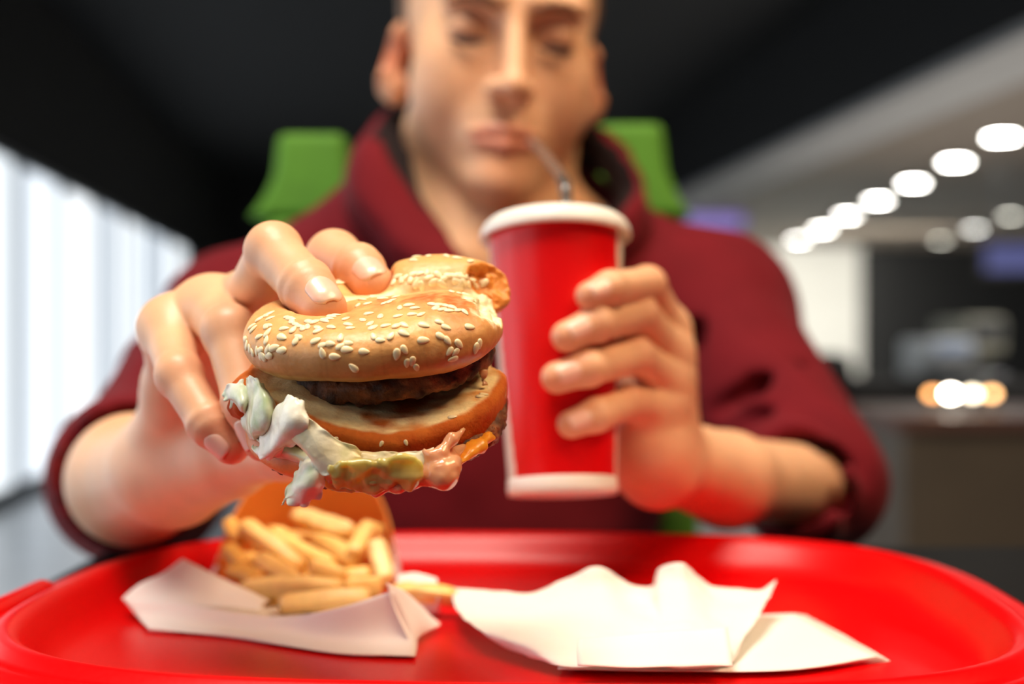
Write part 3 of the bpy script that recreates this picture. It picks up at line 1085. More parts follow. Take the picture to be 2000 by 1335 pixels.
def crease(q):
    return smin(rcone(q, CREASE[0], CREASE[1], .0035, .0048), rcone(q, CREASE[1], CREASE[2], .0048, .0060), .003)


def crown_raw(p):
    q = CR.loc(p)
    d = disc(q - (0, 0, .0066), .0440, .0067, .0062)
    d = smin(d, ell(q, (0, -.012, .0056), (.0405, .031, .0108)), .006)
    d = smin(d, ell(q, (.022, -.014, .0066), (.021, .023, .0104)), .008)
    d = smin(d, ell(q, (-.025, -.008, .0070), (.0165, .026, .0096)), .008)
    d = smin(d, ell(q, (.020, .027, .0115), (.026, .0155, .0120)), .006)
    d = smin(d, ell(q, (.034, .0235, .0100), (.0165, .0085, .0105)), .005)
    d = smin(d, ell(q, (-.010, .030, .0080), (.024, .012, .0100)), .008)
    d = d + vnoise(p, .012, 3) * .0005 + vnoise(p, .03, 8) * .0007 + fbm(p, .0025, 4, 2) * .00012
    d = smax(d, -crease(q), .0024)          # the long crease pressed in by the fingers
    for (jp, jr), ex in ((fA, .0004), (fB, .0004)):
        c = rcone(p, jp[2], jp[3], jr[2] + ex, jr[3] + ex)
        d = smax(d, -c, .006)
    return d


def crown(p):
    return smax(crown_raw(p), -crown_bite(p), .0012)


lo, hi = bounds(CR, .052, -.004, .034)
V, F = isosurface(crown, lo, hi, .0008)
q = CR.loc(V)
crumb = np.clip(1 - np.abs(crown_bite(V)) / .0009, 0, 1)
n1 = fbm(V, .016, 11) * .5
side = np.clip(1 - (q[:, 2] - .001) / .010, 0, 1)
tan, brown, pale = np.array(srgb(230, 172, 106)), np.array(srgb(188, 100, 42)), np.array(srgb(250, 230, 190))
blob = lambda x, y, rx, ry: np.exp(-(((q[:, 0] - x) / rx) ** 2 + ((q[:, 1] - y) / ry) ** 2))
n2 = fbm(V, .0035, 12)
mixb = np.clip(.10 + n1 * .40 + n2 * .10 + .45 * side * (q[:, 1] < 0.01) + (.8 + .5 * n2) * blob(.030, -.020, .011, .014) + (.6 + .9 * n2) * blob(.012, -.012, .012, .006) + (.3 + .6 * n2) * blob(-.012, -.022, .010, .008), 0, 1)
C = tan + (brown - tan) * mixb[:, None]
lines = sum(np.exp(-((q[:, 0] - x + .0008 * vnoise(V, .006, 31)) / .00035) ** 2) for x in (-.0115, .0065, .021)) * (q[:, 1] < -.03) * .30
C = C * (1 - lines[:, None] * np.array([.35, .55, .7]))
C = C + (np.array(srgb(244, 196, 140)) - C) * (np.clip(n2 - .35, 0, .5) * .6)[:, None]
vv = crease(q)
cr_ = np.clip(1 - (vv - .0005) / .0028, 0, 1) * (q[:, 0] > -.012)
C = C + (pale - C) * (cr_ * np.clip(.75 + .6 * vnoise(V, .004, 6), 0, 1))[:, None]
back = np.exp(-(((q[:, 0] - .040) / .008) ** 2)) * (q[:, 1] > .012)
crumbc = np.array(srgb(250, 232, 190))
toast = np.array(srgb(226, 140, 56))
cc = crumbc + (toast - crumbc) * np.clip((q[:, 1] - .012) / .006, 0, 1)[:, None]
C = C + (cc - C) * crumb[:, None]
und = np.clip((.0012 - q[:, 2]) / .001, 0, 1)
C = C + (np.array(srgb(225, 180, 110)) - C) * (und * .7)[:, None]
M_bun = mat('toasted_bun', (.8, .5, .25), 0.42, tint=True, spec=0.45, sss=0.18, sssr=(1, .55, .25), ssss=0.004, vary=0.08, vscale=350, bump=0.36, bscale=750, bdist=0.0004, rvary=0.12)
M_crumb = mat('bread_crumb', (.9, .8, .6), 0.85, tint=True, spec=0.2, sss=0.25, sssr=(1, .7, .4), ssss=0.003, vary=0.08, vscale=700, bump=0.5, bscale=1100, bdist=0.0006)
bun_top = put('top_bun', V, F, M_bun, burger, cols=C)
crown_bvh = BVHTree.FromPolygons([Vector(v) for v in V], [tuple(int(i) for i in f) for f in F])

# sesame seeds: where the photograph shows each one on the bun
SEEDS = [(222, 444), (205, 452), (180, 466), (226, 464), (219, 497), (206, 500), (214, 528), (176, 546), (208, 562), (143, 500), (150, 512), (113, 556), (120, 585), (133, 600), (146, 618),
         (278, 548), (214, 602), (180, 606), (166, 610), (194, 636), (218, 632), (182, 632), (243, 596), (275, 608), (343, 562), (352, 548), (318, 466), (322, 478), (342, 492), (328, 515), (288, 510), (302, 460),
         (356, 500), (372, 508), (392, 502), (441, 520), (437, 506), (500, 504), (430, 564), (462, 584), (460, 620), (495, 578), (516, 636), (540, 590), (541, 550), (575, 576), (570, 604), (647, 613), (600, 686),
         (490, 466), (500, 456), (520, 450), (470, 475), (425, 480), (402, 480), (566, 466), (540, 438), (586, 508), (576, 492), (640, 472), (668, 443), (721, 455), (688, 506), (675, 488), (745, 497), (768, 543), (720, 562), (690, 545),
         (795, 497), (826, 494), (826, 530), (800, 454), (808, 416), (876, 418), (850, 405), (864, 446), (905, 446), (916, 494), (914, 562), (986, 480), (1016, 504), (992, 544), (1022, 563), (1073, 578), (1122, 502), (828, 604), (794, 625),
         (840, 664), (864, 656), (882, 684), (1032, 612), (1058, 616), (1166, 578), (1150, 598), (1046, 646), (760, 390), (742, 396), (774, 384), (664, 398), (640, 380), (620, 405), (792, 368), (690, 368), (730, 375), (960, 300), (1000, 310), (1070, 330), (1074, 352), (1040, 344), (1106, 358),
         (970, 418), (1000, 424), (1030, 430), (1072, 428), (1100, 436), (956, 402), (985, 404), (1016, 408), (1044, 415), (1070, 270), (1090, 280), (1110, 285), (1130, 290), (1050, 275), (1030, 272), (1066, 300), (1096, 302), (1120, 315), (1080, 312), (1150, 320),
         (800, 275), (830, 282), (855, 290), (815, 292), (780, 300), (870, 265), (900, 262), (930, 258), (1180, 300), (1140, 305), (980, 268), (1010, 284), (940, 280), (905, 320), (880, 310)]
M_seed = mat('sesame_seed', srgb(248, 228, 186), 0.38, spec=0.5, sss=0.3, sssr=(1, .8, .5), ssss=0.001)
sm = bpy.data.meshes.new('sesame_seed')
sv, sf_ = [], []
for i in range(9):
    t = math.pi * i / 8
    for k in range(10):
        u = 2 * math.pi * k / 10
        x = -math.cos(t) * .5
        r = math.sin(t) * (.30 + .10 * x * 1.6)
        sv.append((x, r * math.cos(u), r * math.sin(u) * .46))
sf_ = [(i * 10 + k, i * 10 + (k + 1) % 10, (i + 1) * 10 + (k + 1) % 10, (i + 1) * 10 + k) for i in range(8) for k in range(10)]
sm.from_pydata(sv, [], sf_)
sm.polygons.foreach_set('use_smooth', np.ones(len(sf_), bool))
sm.materials.append(M_seed)
bo = Vector(ORG[burger.name])


def seed_at(hit, nor, L, ang, parent, embed=.00012):
    nor = Vector(nor).normalized()
    t1 = nor.cross(Vector((0, 1, 0.13))).normalized()
    t2 = nor.cross(t1)
    d = t1 * math.cos(ang) + t2 * math.sin(ang)
    s2 = nor.cross(d)
    o = bpy.data.objects.new('sesame_seed', sm)
    COL.objects.link(o)
    o.parent = parent
    M = Matrix((d, s2, nor)).transposed().to_4x4()
    M.translation = Vector(hit) + nor * embed - bo
    o.matrix_local = M @ Matrix.Diagonal((L, L, L, 1))
    return o


eye_v = Vector((0, 0, EYE))
ns = 0
for i, (sx, sy) in enumerate(SEEDS):
    px, py = 430 + sx / 2.302, 420 + sy / 2.302
    dv = (Vector(P(px, py, 1.0)) - eye_v).normalized()
    h, nr, fi, ds = crown_bvh.ray_cast(eye_v, dv)
    if h is None:
        h, nr, fi, ds = crown_bvh.find_nearest(Vector(P(px, py, .452)))
    if nr.dot(dv) > 0: nr = -nr
    rr = random.Random(i)
    seed_at(h, nr, rr.uniform(.0033, .0043), rr.uniform(-.9, .9) + (0 if rr.random() < .75 else 1.4), bun_top)
    ns += 1
for i in range(70):                     # and on the far side of the bun
    rr = random.Random(900 + i)
    a, r = rr.uniform(0.05, math.pi - .05), .046 * math.sqrt(rr.random())
    h, nr, fi, ds = crown_bvh.ray_cast(Vector(CR.wor((r * math.cos(a), r * math.sin(a), .06))), Vector(CR.wor((0, 0, 0)) - CR.wor((0, 0, .06))))
    if h is None: continue
    l = CR.loc(np.array([h]))[0]
    if l[1] < .022: continue
    if nr.dot(Vector(CR.R[:, 2])) < 0: nr = -nr
    seed_at(h, nr, rr.uniform(.0033, .0043), rr.uniform(-1.5, 1.5), bun_top)

# ------------------------------------------------------------------ patties
M_patty = mat('fried_beef_patty', (.1, .05, .03), 0.62, tint=True, spec=0.5, vary=0.3, vscale=300, bump=0.8, bscale=650, bdist=0.0011, rvary=0.2)


def make_patty(fr, R, hh, bite, seed, name):
    def f(p):
        q = fr.loc(p)
        d = disc(q, R, hh, hh * .8) + fbm(p, .005, seed, 4) * .0011 + np.abs(vnoise(p, .0028, seed + 3)) * -.0010
        if bite is not None:
            b = ball(q, bite[:3], bite[3]) + fbm(p, .003, seed + 9, 2) * .0014
            d = smax(d, -b, .001)
        return d
    lo, hi = bounds(fr, R + .004, -hh - .003, hh + .003)
    V, F = isosurface(f, lo, hi, .0008)
    n = fbm(V, .005, seed + 20, 3)
    a, b_ = np.array(srgb(66, 36, 22)), np.array(srgb(168, 100, 58))
    C = a + (b_ - a) * np.clip(.30 + n * .60, 0, 1)[:, None]
    return put(name, V, F, M_patty, burger, cols=C)


PA = Frame(P(764, 700, .455), 17, -7)
make_patty(PA, .0372, .0040, (.052, .014, .0, .020), 41, 'beef_patty')
PB = Frame(P(750, 812, .455), 25, -5)
make_patty(PB, .0440, .0042, (.060, .016, .0, .020), 61, 'beef_patty')

# ------------------------------------------------------------------ middle slice of bun
CL = Frame(P(737, 755, .454), 24, 3.2)


def club_bite(p):
    q = CL.loc(p)
    return np.minimum(ball(q, (.0515, .0145, .004), .0150), ball(q, (.063, -.006, .004), .0160)) + fbm(p, .0035, 25, 3) * .0014


def club(p):
    q = CL.loc(p)
    q = q + np.stack([0 * q[:, 0], 0 * q[:, 0], .0018 * np.sin(q[:, 0] / .011 + .6) * (q[:, 1] < 0.01)], 1)
    d = disc(q, .0462, .0062, .0034)
    d = d + vnoise(p, .012, 71) * .0006 + fbm(p, .003, 72, 2) * .00022
    lf = ell(q, (-.043, -.012, .000), (.007, .010, .008))
    d = smin(d, lf + fbm(p, .004, 75, 2) * .0008, .004)
    return smax(d, -club_bite(p), .001)


lo, hi = bounds(CL, .053, -.012, .012)
V, F = isosurface(club, lo, hi, .0008)
q = CL.loc(V)
r = np.hypot(q[:, 0], q[:, 1])
top = np.clip((q[:, 2] - .0042 + .0009 * vnoise(V, .006, 77)) / .0012, 0, 1)
top = top * np.clip((.0436 - r + .0008 * vnoise(V, .005, 81)) / .0016, 0, 1) * (1 - np.exp(-(((q[:, 0] + .0445) / .0075) ** 2 + ((q[:, 1] + .012) / .012) ** 2)))
crumb = np.clip(1 - np.abs(club_bite(V)) / .0010, 0, 1)
crust = np.array(srgb(178, 68, 18)); crust2 = np.array(srgb(212, 116, 44)); soft = np.array(srgb(250, 224, 168)); tst = np.array(srgb(218, 136, 56))
C = crust + (crust2 - crust) * np.clip(.25 + .45 * fbm(V, .008, 78) + .5 * (q[:, 2] / .006), 0, 1)[:, None]
tc = soft + (tst - soft) * np.clip(-.10 + .9 * vnoise(q * np.array([.35, 1, 1]), .0055, 79) + .5 * vnoise(V, .003, 80), 0, .85)[:, None]
C = C + (tc - C) * top[:, None]
C = C + (np.array(srgb(246, 222, 170)) - C) * crumb[:, None]
club_o = put('middle_bun', V, F, M_crumb, burger, cols=C)
club_bvh = BVHTree.FromPolygons([Vector(v) for v in V], [tuple(int(i) for i in f) for f in F])
for i, (px, py) in enumerate([(945, 770), (938, 774), (884, 814), (745, 866), (793, 864), (655, 856)]):
    dv = (Vector(P(px, py, 1.0)) - eye_v).normalized()
    h, nr, fi, ds = club_bvh.ray_cast(eye_v, dv)
    if h is None: continue
    if nr.dot(dv) > 0: nr = -nr
    seed_at(h, nr, .0033 if i < 3 else .0022, .1 * i, club_o)

# ------------------------------------------------------------------ bottom bun
BB = Frame(P(704, 832, .456), 20, 1)


def heel(p):
    q = BB.loc(p)
    d = disc(q, .0400, .0055, .0050) + vnoise(p, .012, 91) * .0005
    return smax(d, -(ball(q, (.058, .012, 0), .021) + fbm(p, .0035, 92, 2) * .001), .001)


lo, hi = bounds(BB, .047, -.010, .010)
V, F = isosurface(heel, lo, hi, .0011)
n = fbm(V, .01, 93)
C = np.array(srgb(222, 128, 58)) * (1 + .15 * n)[:, None]
put('bottom_bun', V, F, M_bun, burger, cols=C)

# ------------------------------------------------------------------ cheese slice
M_cheese = mat('melted_cheese', srgb(244, 158, 48), 0.3, spec=0.5, sss=0.4, sssr=(1, .6, .2), ssss=0.003)
rows = []
for u in np.linspace(-1, 1, 9):
    row = []
    for v in np.linspace(-1, 1, 9):
        x, y = .0262 * (u + .9 * v) * .75, .0262 * (v - .9 * u) * .75
        rr_ = math.hypot(x, y)
        row.append(PB.wor((x + .000, y, -.0062 - .0035 * max(0, rr_ - .034) / .012 - .0006 * math.sin(9 * math.atan2(y, x)))))
    rows.append(row)
V, F, mi = patch(rows, 49, 49, .0014, .0006, .006, 14)
put('cheese_slice', V, F, M_cheese, burger)
rows = [PP([(830, 910, .424), (858, 905, .420), (892, 888, .421), (932, 858, .429), (966, 826, .438)]),
        PP([(832, 920, .420), (862, 917, .415), (898, 899, .417), (938, 869, .425), (971, 840, .436)]),
        PP([(834, 928, .420), (866, 925, .415), (905, 904, .417), (936, 879, .425), (967, 852, .436)])]
V, F, mi = patch(rows, 13, 45, .0012, .0016, .005, 16)
put('cheese_edge', V, F, M_cheese, burger)

# ------------------------------------------------------------------ sauce and pickles
M_sauce = mat('pink_burger_sauce', srgb(240, 176, 132), 0.17, spec=0.6, sss=0.5, sssr=(1, .55, .35), ssss=0.004, coat=0.4)


def sauce(p):
    d = chain(p, PP([(690, 952, .418), (735, 951, .414), (780, 943, .411), (822, 930, .411), (850, 912, .412), (878, 892, .416), (905, 872, .423)]), (.0016, .0019, .0022, .0024, .0026, .0020, .0010), .004)
    d = smin(d, chain(p, PP([(850, 905, .411), (860, 922, .409), (862, 932, .409)]), (.0034, .0034, .0038), .003), .004)
    d = smin(d, chain(p, PP([(882, 905, .4125), (876, 922, .411), (868, 932, .410)]), (.0030, .0026, .0030), .003), .004)
    d = smin(d, chain(p, PP([(828, 880, .409), (842, 892, .409), (862, 884, .410), (884, 858, .413), (905, 838, .417)]), (.0011, .0014, .0016, .0014, .0009), .003), .0014)
    d = smin(d, chain(p, PP([(800, 900, .411), (792, 922, .410), (778, 940, .411)]), (.0012, .0013, .0020), .003), .003)
    d = smin(d, ell(p, P(805, 922, .4175), (.0085, .0030, .0040)), .003)
    return d + fbm(p, .004, 33, 2) * .0006


lo_, hi_ = P(660, 985, .41), P(930, 820, .42)
V, F = isosurface(sauce, np.minimum(lo_, hi_) - .008, np.maximum(lo_, hi_) + .008, .0007)
put('sauce', V, F, M_sauce, burger)
rows = [PP([(936, 722, .441), (944, 724, .441), (950, 722, .442)]), PP([(938, 732, .440), (944, 734, .440), (949, 733, .441)]), PP([(942, 742, .440), (945, 742, .440), (947, 742, .441)]), PP([(942, 752, .440), (946, 752, .440), (950, 752, .441)])]
V, F, mi = patch(rows, 17, 9, .0009, .0006, .002, 18)
put('sauce_string', V, F, M_sauce, burger)

M_pick = mat('wet_pickle', srgb(214, 196, 110), 0.1, tint=True, spec=0.6, sss=0.6, sssr=(1, .9, .4), ssss=0.005, coat=0.6)


translucent_mix(M_pick, .35)
translucent_mix(M_sauce, .22)


def pickle(cpx, R1, R2, th, pitch, roll, seed):
    fr = Frame(P(*cpx), pitch, roll)

    def f(p):
        q = fr.loc(p)
        r_ = np.hypot(q[:, 0] / R1, q[:, 2] / R2)
        return smax(np.abs(q[:, 1]) - th * (1 - .35 * np.clip(r_, 0, 1) ** 4), (r_ - 1) * min(R1, R2), .0014) * .8 + fbm(p, .004, seed, 2) * .0008
    c = fr.c
    V, F = isosurface(f, c - (R1 + .004, .012, R2 + .005), c + (R1 + .004, .012, R2 + .005), .0007)
    n = fbm(V, .006, seed + 2)
    C = np.array(srgb(222, 206, 128)) * (1 + .22 * n)[:, None]
    put('pickle_slice', V, F, M_pick, burger, cols=C)


pickle((712, 930, .4065), .0112, .0066, .0014, 28, 10, 7)
pickle((772, 924, .4058), .0096, .0068, .0013, 22, -14, 17)
pickle((668, 938, .4130), .0070, .0040, .0014, 20, 6, 27)

# ------------------------------------------------------------------ lettuce
M_let = mat('iceberg_lettuce', (.9, .9, .75), 0.25, tint=True, spec=0.5, vary=0.06, vscale=220)
nt = M_let.node_tree
pb = nt.nodes['Principled BSDF']
tl = nt.nodes.new('ShaderNodeBsdfTranslucent')
mxs = nt.nodes.new('ShaderNodeMixShader')
mxs.inputs[0].default_value = 0.18
nt.links.new(pb.inputs['Base Color'].links[0].from_socket, tl.inputs['Color'])
nt.links.new(pb.outputs[0], mxs.inputs[1])
nt.links.new(tl.outputs[0], mxs.inputs[2])
nt.links.new(mxs.outputs[0], nt.nodes['Material Output'].inputs['Surface'])
tcn = nt.nodes.new('ShaderNodeTexCoord')
vo = nt.nodes.new('ShaderNodeTexVoronoi')            # fine net of veins and crinkles
vo.feature = 'DISTANCE_TO_EDGE'
vo.inputs['Scale'].default_value = 110
nz1 = nt.nodes.new('ShaderNodeTexNoise'); nz1.inputs['Scale'].default_value = 330; nz1.inputs['Detail'].default_value = 5
ad = nt.nodes.new('ShaderNodeMath'); ad.operation = 'ADD'
bp = nt.nodes.new('ShaderNodeBump'); bp.inputs['Strength'].default_value = 0.40; bp.inputs['Distance'].default_value = 0.0007
nt.links.new(tcn.outputs['Object'], vo.inputs['Vector']); nt.links.new(tcn.outputs['Object'], nz1.inputs['Vector'])
nt.links.new(vo.outputs['Distance'], ad.inputs[0]); nt.links.new(nz1.outputs['Fac'], ad.inputs[1])
nt.links.new(ad.outputs[0], bp.inputs['Height']); nt.links.new(bp.outputs[0], pb.inputs['Normal'])


def leaf(rows, nu, nv, seed, amp=.0014, sc=.006, green=0.25, pink=0.0, th=.0003):
    nu, nv = nu * 2 - 1, nv * 2 - 1
    G = catmull(catmull(np.array(rows), nu, 0), nv, 1)
    N = grid_normals(G)
    u, v = np.meshgrid(np.linspace(0, 1, nu), np.linspace(0, 1, nv), indexing='ij')
    eu, ev = np.minimum(u, 1 - u), np.minimum(v, 1 - v)
    ed = np.clip(1 - np.minimum(eu, ev) / .22, 0, 1) ** 1.5          # frilled, torn margin
    pt = G.reshape(-1, 3)
    n1 = vnoise(pt, sc, seed).reshape(nu, nv)
    n2 = vnoise(pt, sc * .45, seed + 1).reshape(nu, nv)
    n3 = vnoise(pt, .0016, seed + 2).reshape(nu, nv)
    s0 = np.sin(v * 21 + 3 * n1 + seed) * ed ** 2 * .0005 + np.sin(u * 17 + 2 * n2 + seed) * ed ** 2 * .0005
    G = G + N * (s0 + amp * (.8 * n1 + .3 * n2) + ed * .0007 * vnoise(pt, .0034, seed + 3).reshape(nu, nv) + .00005 * n3)[..., None]
    cen = G.mean((0, 1))
    G = G + (G - cen) * (ed * (.04 * vnoise(pt, .0030, seed + 5).reshape(nu, nv) + .012 * vnoise(pt, .0014, seed + 7).reshape(nu, nv)))[..., None]
    V, F, mi = sheet(G, th)
    n = fbm(V, .008, seed + 4)
    w0, g0, y0 = np.array(srgb(255, 252, 238)), np.array(srgb(190, 212, 150)), np.array(srgb(244, 226, 164))
    C = w0 + (g0 - w0) * np.clip(green + n * .6 + .25 * vnoise(V, .0028, seed + 8), 0, 1)[:, None]
    C = C + (y0 - C) * np.clip(pink + .45 * vnoise(V, .006, seed + 6), 0, .8)[:, None]
    return put('lettuce_leaf', V, F, M_let, burger, cols=C)


leaf([PP([(502, 716, .448), (486, 736, .441), (470, 744, .436), (450, 750, .438), (436, 766, .442)]),
      PP([(500, 745, .441), (484, 760, .433), (468, 770, .430), (452, 772, .434), (441, 778, .440)]),
      PP([(498, 772, .437), (482, 786, .429), (470, 792, .428), (460, 786, .433), (450, 782, .437)]),
      PP([(496, 800, .438), (484, 806, .434), (474, 808, .433), (464, 800, .435), (454, 800, .439)])], 33, 37, 3, .0002, .006, .15)
leaf([PP([(482, 738, .438), (489, 735, .430), (497, 738, .426), (505, 746, .425), (513, 758, .428)]),
      PP([(478, 762, .436), (492, 762, .426), (508, 766, .420), (524, 776, .419), (539, 790, .425)]),
      PP([(475, 790, .436), (490, 798, .424), (508, 806, .418), (526, 812, .416), (543, 822, .423)]),
      PP([(477, 826, .437), (488, 832, .425), (504, 838, .420), (520, 836, .419), (534, 834, .426)]),
      PP([(483, 858, .439), (490, 860, .430), (502, 858, .426), (514, 854, .424), (526, 848, .430)])], 37, 33, 13, .0007, .0075, .40)
leaf([PP([(560, 774, .414), (573, 773, .409), (587, 781, .408), (602, 800, .409)]),
      PP([(538, 796, .417), (560, 798, .408), (582, 806, .405), (604, 826, .405)]),
      PP([(524, 822, .420), (548, 826, .409), (570, 832, .405), (594, 848, .407)]),
      PP([(512, 850, .424), (534, 856, .413), (556, 854, .409), (578, 862, .412)]),
      PP([(500, 872, .428), (518, 884, .419), (538, 880, .415), (554, 872, .418)]),
      PP([(494, 868, .432), (505, 892, .425), (521, 895, .422), (536, 888, .424)])], 41, 29, 23, .0007, .0065, .05)
leaf([PP([(578, 804, .4095), (604, 816, .4070), (630, 836, .4062), (660, 858, .4068), (708, 882, .4085)]),
      PP([(560, 832, .4085), (590, 846, .4065), (622, 864, .4050), (656, 880, .4055), (706, 890, .4070)]),
      PP([(568, 852, .4090), (596, 876, .4060), (624, 898, .4050), (654, 906, .4048), (700, 900, .4060)]),
      PP([(590, 872, .4110), (606, 898, .4080), (630, 924, .4062), (658, 922, .4055), (690, 910, .4062)])], 33, 41, 33, .0002, .012, .02, .45)
leaf([PP([(512, 858, .428), (560, 866, .420), (610, 880, .414), (660, 896, .412), (696, 908, .412)]),
      PP([(522, 882, .427), (566, 888, .418), (612, 904, .411), (655, 922, .410), (690, 932, .412)]),
      PP([(536, 896, .429), (575, 902, .423), (615, 920, .417), (650, 940, .414), (682, 948, .415)])], 25, 49, 43, .0003, .010, .12, .5)
leaf([PP([(590, 896, .416), (608, 892, .411), (626, 902, .410), (640, 914, .413)]),
      PP([(578, 922, .415), (598, 918, .408), (620, 924, .406), (634, 934, .411)]),
      PP([(567, 942, .414), (586, 946, .407), (612, 950, .406), (632, 954, .411)]),
      PP([(557, 964, .414), (574, 966, .410), (596, 966, .408), (624, 972, .412)]),
      PP([(549, 988, .414), (558, 974, .413), (582, 990, .411), (608, 978, .412)])], 37, 31, 53, .0003, .007, .05, .1)
leaf([PP([(628, 900, .412), (650, 910, .409), (676, 912, .410)]), PP([(630, 918, .411), (648, 924, .408), (670, 926, .410)]), PP([(634, 938, .413), (650, 942, .411), (666, 938, .412)])], 17, 19, 63, .0005, .006, .05, .7)
leaf([PP([(640, 880, .4125), (700, 880, .4105), (760, 882, .4098), (820, 880, .4100), (850, 872, .4110)]),
      PP([(640, 908, .4115), (700, 914, .4085), (760, 912, .4078), (816, 904, .4084), (846, 894, .4100)]),
      PP([(660, 938, .4115), (704, 955, .4090), (756, 946, .4080), (808, 930, .4086), (840, 914, .4100)])], 21, 41, 73, .0006, .007, .10, .7)
leaf([PP([(474, 800, .441), (486, 826, .436), (498, 852, .432), (530, 872, .428)]),
      PP([(480, 820, .437), (494, 842, .430), (512, 864, .426), (540, 880, .424)]),
      PP([(492, 846, .436), (506, 866, .430), (522, 884, .427), (546, 894, .426)])], 21, 33, 83, .0006, .006, .15, .4)

# ================================================================== head, neck, torso
HR = rot(0, 0, 8.5) @ rot(6.0, 0, 0) @ rot(0, 4.5, 0)
HC = P(1004, 62, .897) - HR @ np.array([0, -.088, 0])
hw = lambda x, y, z: HC + HR @ np.array([x, y, z])


def head_local(q):
    """The face in head coordinates: x to the picture's right, -y forward, z up, eyes at z = 0."""
    d = ell(q, (0, .012, .034), (.0740, .096, .086))
    d = smin(d, ell(q, (0, -.030, -.030), (.0610, .060, .080)), .025)
    for s in (-1, 1):
        d = smin(d, rcone(q, (s * .043, -.008, -.062), (s * .012, -.074, -.1035), .0180, .0145), .022)
        d = smin(d, ball(q, (s * .0435, -.060, -.022), .0160), .030)
        d = smin(d, ball(q, (s * .038, -.052, -.050), .0210), .03)
        d = smin(d, rcone(q, (s * .012, -.0895, .0215), (s * .044, -.078, .0225), .0085, .0090), .014)
    d = smin(d, ell(q, (0, -.078, -.072), (.026, .0185, .025)), .018)
    d = smin(d, ball(q, (0, -.0805, -.1050), .0150), .014)
    for s in (-1, 1):                       # eye sockets and lowered lids
        d = smax(d, -ell(q, (s * .0310, -.0990, .0020), (.0185, .0150, .0125)), .010)
        d = smin(d, ell(q, (s * .0315, -.0770, -.0005), (.0145, .0125, .0120)), .004)
        lid = rcone(q, (s * .0190, -.0880, -.0075), (s * .0440, -.0820, -.0070), .0014, .0014)
        d = smax(d, -lid, .0022)
    # nose
    n = rcone(q, (0, -.0905, .0080), (0, -.1090, -.0370), .0060, .0078)
    n = smin(n, ball(q, (0, -.1105, -.0405), .0080), .006)
    for s in (-1, 1):
        n = smin(n, ell(q, (s * .0105, -.0995, -.0400), (.0060, .0085, .0060)), .005)
    d = smin(d, n, .010)
    for s in (-1, 1):
        d = smax(d, -ell(q, (s * .0058, -.1040, -.0480), (.0026, .0045, .0024)), .003)
    # lips, slightly pursed
    up = rcone(q, (-.0225, -.0905, -.0715), (0, -.0970, -.0690), .0024, .0040)
    up = smin(up, rcone(q, (0, -.0970, -.0690), (.0225, -.0905, -.0715), .0040, .0024), .003)
    lw = rcone(q, (-.018, -.0905, -.0780), (0, -.0960, -.0795), .0032, .0052)
    lw = smin(lw, rcone(q, (0, -.0960, -.0795), (.018, -.0905, -.0780), .0052, .0032), .003)
    d = smin(d, up, .004)
    d = smin(d, lw, .004)
    d = smax(d, -rcone(q, (-.022, -.0950, -.0738), (.022, -.0950, -.0738), .0012, .0012), .003)
    # ears
    for s in (-1, 1):
        R = rot(0, -s * 12, 0) @ rot(0, 0, s * 28)
        e = ell(q, (s * .0765, .010, -.016), (.0075, .0185, .0310), R)
        e = smin(e, ell(q, (s * .0725, .004, -.041), (.0065, .0100, .0120), R), .012)
        e = smax(e, -ell(q, (s * .0835, .0005, -.014), (.0060, .0080, .0150), R), .004)
        d = smin(d, e, .005)
    return d


NECK = [hw(0, .018, -.075), P(925, 440, .985), P(930, 560, .99)]


def torso_head(p):
    q = (p - HC) @ HR
    near = (np.abs(q) < (.13, .15, .17)).all(1)
    d = np.full(len(p), 1.0)
    if near.any():
        d[near] = head_local(q[near])
    d = np.where(near, d, np.maximum(np.linalg.norm(q, axis=1) - .125, .02))
    nk = rcone(p, NECK[0], NECK[1], .0475, .0465)
    nk = smin(nk, rcone(p, NECK[1], NECK[2], .0465, .068), .02)
    nk = smin(nk, rcone(p, hw(-.05, -.01, -.075), P(905, 500, .93), .014, .012), .016)
    nk = smin(nk, rcone(p, hw(.05, -.01, -.075), P(935, 500, .93), .014, .012), .016)
    nk = smin(nk, ball(p, P(955, 440, .928), .012), .014)
    d = smin(d, nk, .018)
    t = rcone(p, P(640, 610, 1.0), P(1260, 600, 1.0), .050, .050)
    t = smin(t, ell(p, P(945, 800, 1.0), (.150, .085, .20)), .05)
    return smin(d, t, .03)


parts, tints = [], []
SKIN = np.array(srgb(234, 182, 142)); RED = np.array(srgb(216, 116, 80)); LIP = np.array(srgb(206, 108, 94))


def spot(V, c, r):
    return np.exp(-((V - np.asarray(c)) ** 2).sum(1) / (r * r))[:, None]


def bb(pts, m):
    a = np.array(pts)
    return a.min(0) - m, a.max(0) + m


allr = [j for q, r in RF.values() for j in q] + R_THUMB[0] + R_FA
lo, hi = bb(allr, .05)
Va, Fa = isosurface(right_arm, lo, hi, .0011)
Ca = np.tile(SKIN, (len(Va), 1))
for f, (q, r) in RF.items():
    Ca += (RED - Ca) * (.30 * spot(Va, q[1], .011)) + (RED - Ca) * (.20 * spot(Va, q[2], .010)) + (RED - Ca) * (.42 * spot(Va, q[3], .012))
alll = [j for q, r in LF.values() for j in q] + L_THUMB[0] + L_FA
lo, hi = bb(alll, .05)
Vb, Fb = isosurface(left_arm, lo, hi, .0014)
Cb = np.tile(SKIN, (len(Vb), 1))
for f, (q, r) in LF.items():
    Cb += (RED - Cb) * (.35 * spot(Vb, q[1], .011)) + (RED - Cb) * (.35 * spot(Vb, q[3], .011))
lo = np.array([-.26, .74, EYE - .22]); hi = np.array([.23, 1.15, EYE + .40])
Vc, Fc = isosurface(torso_head, lo, hi, .0018)
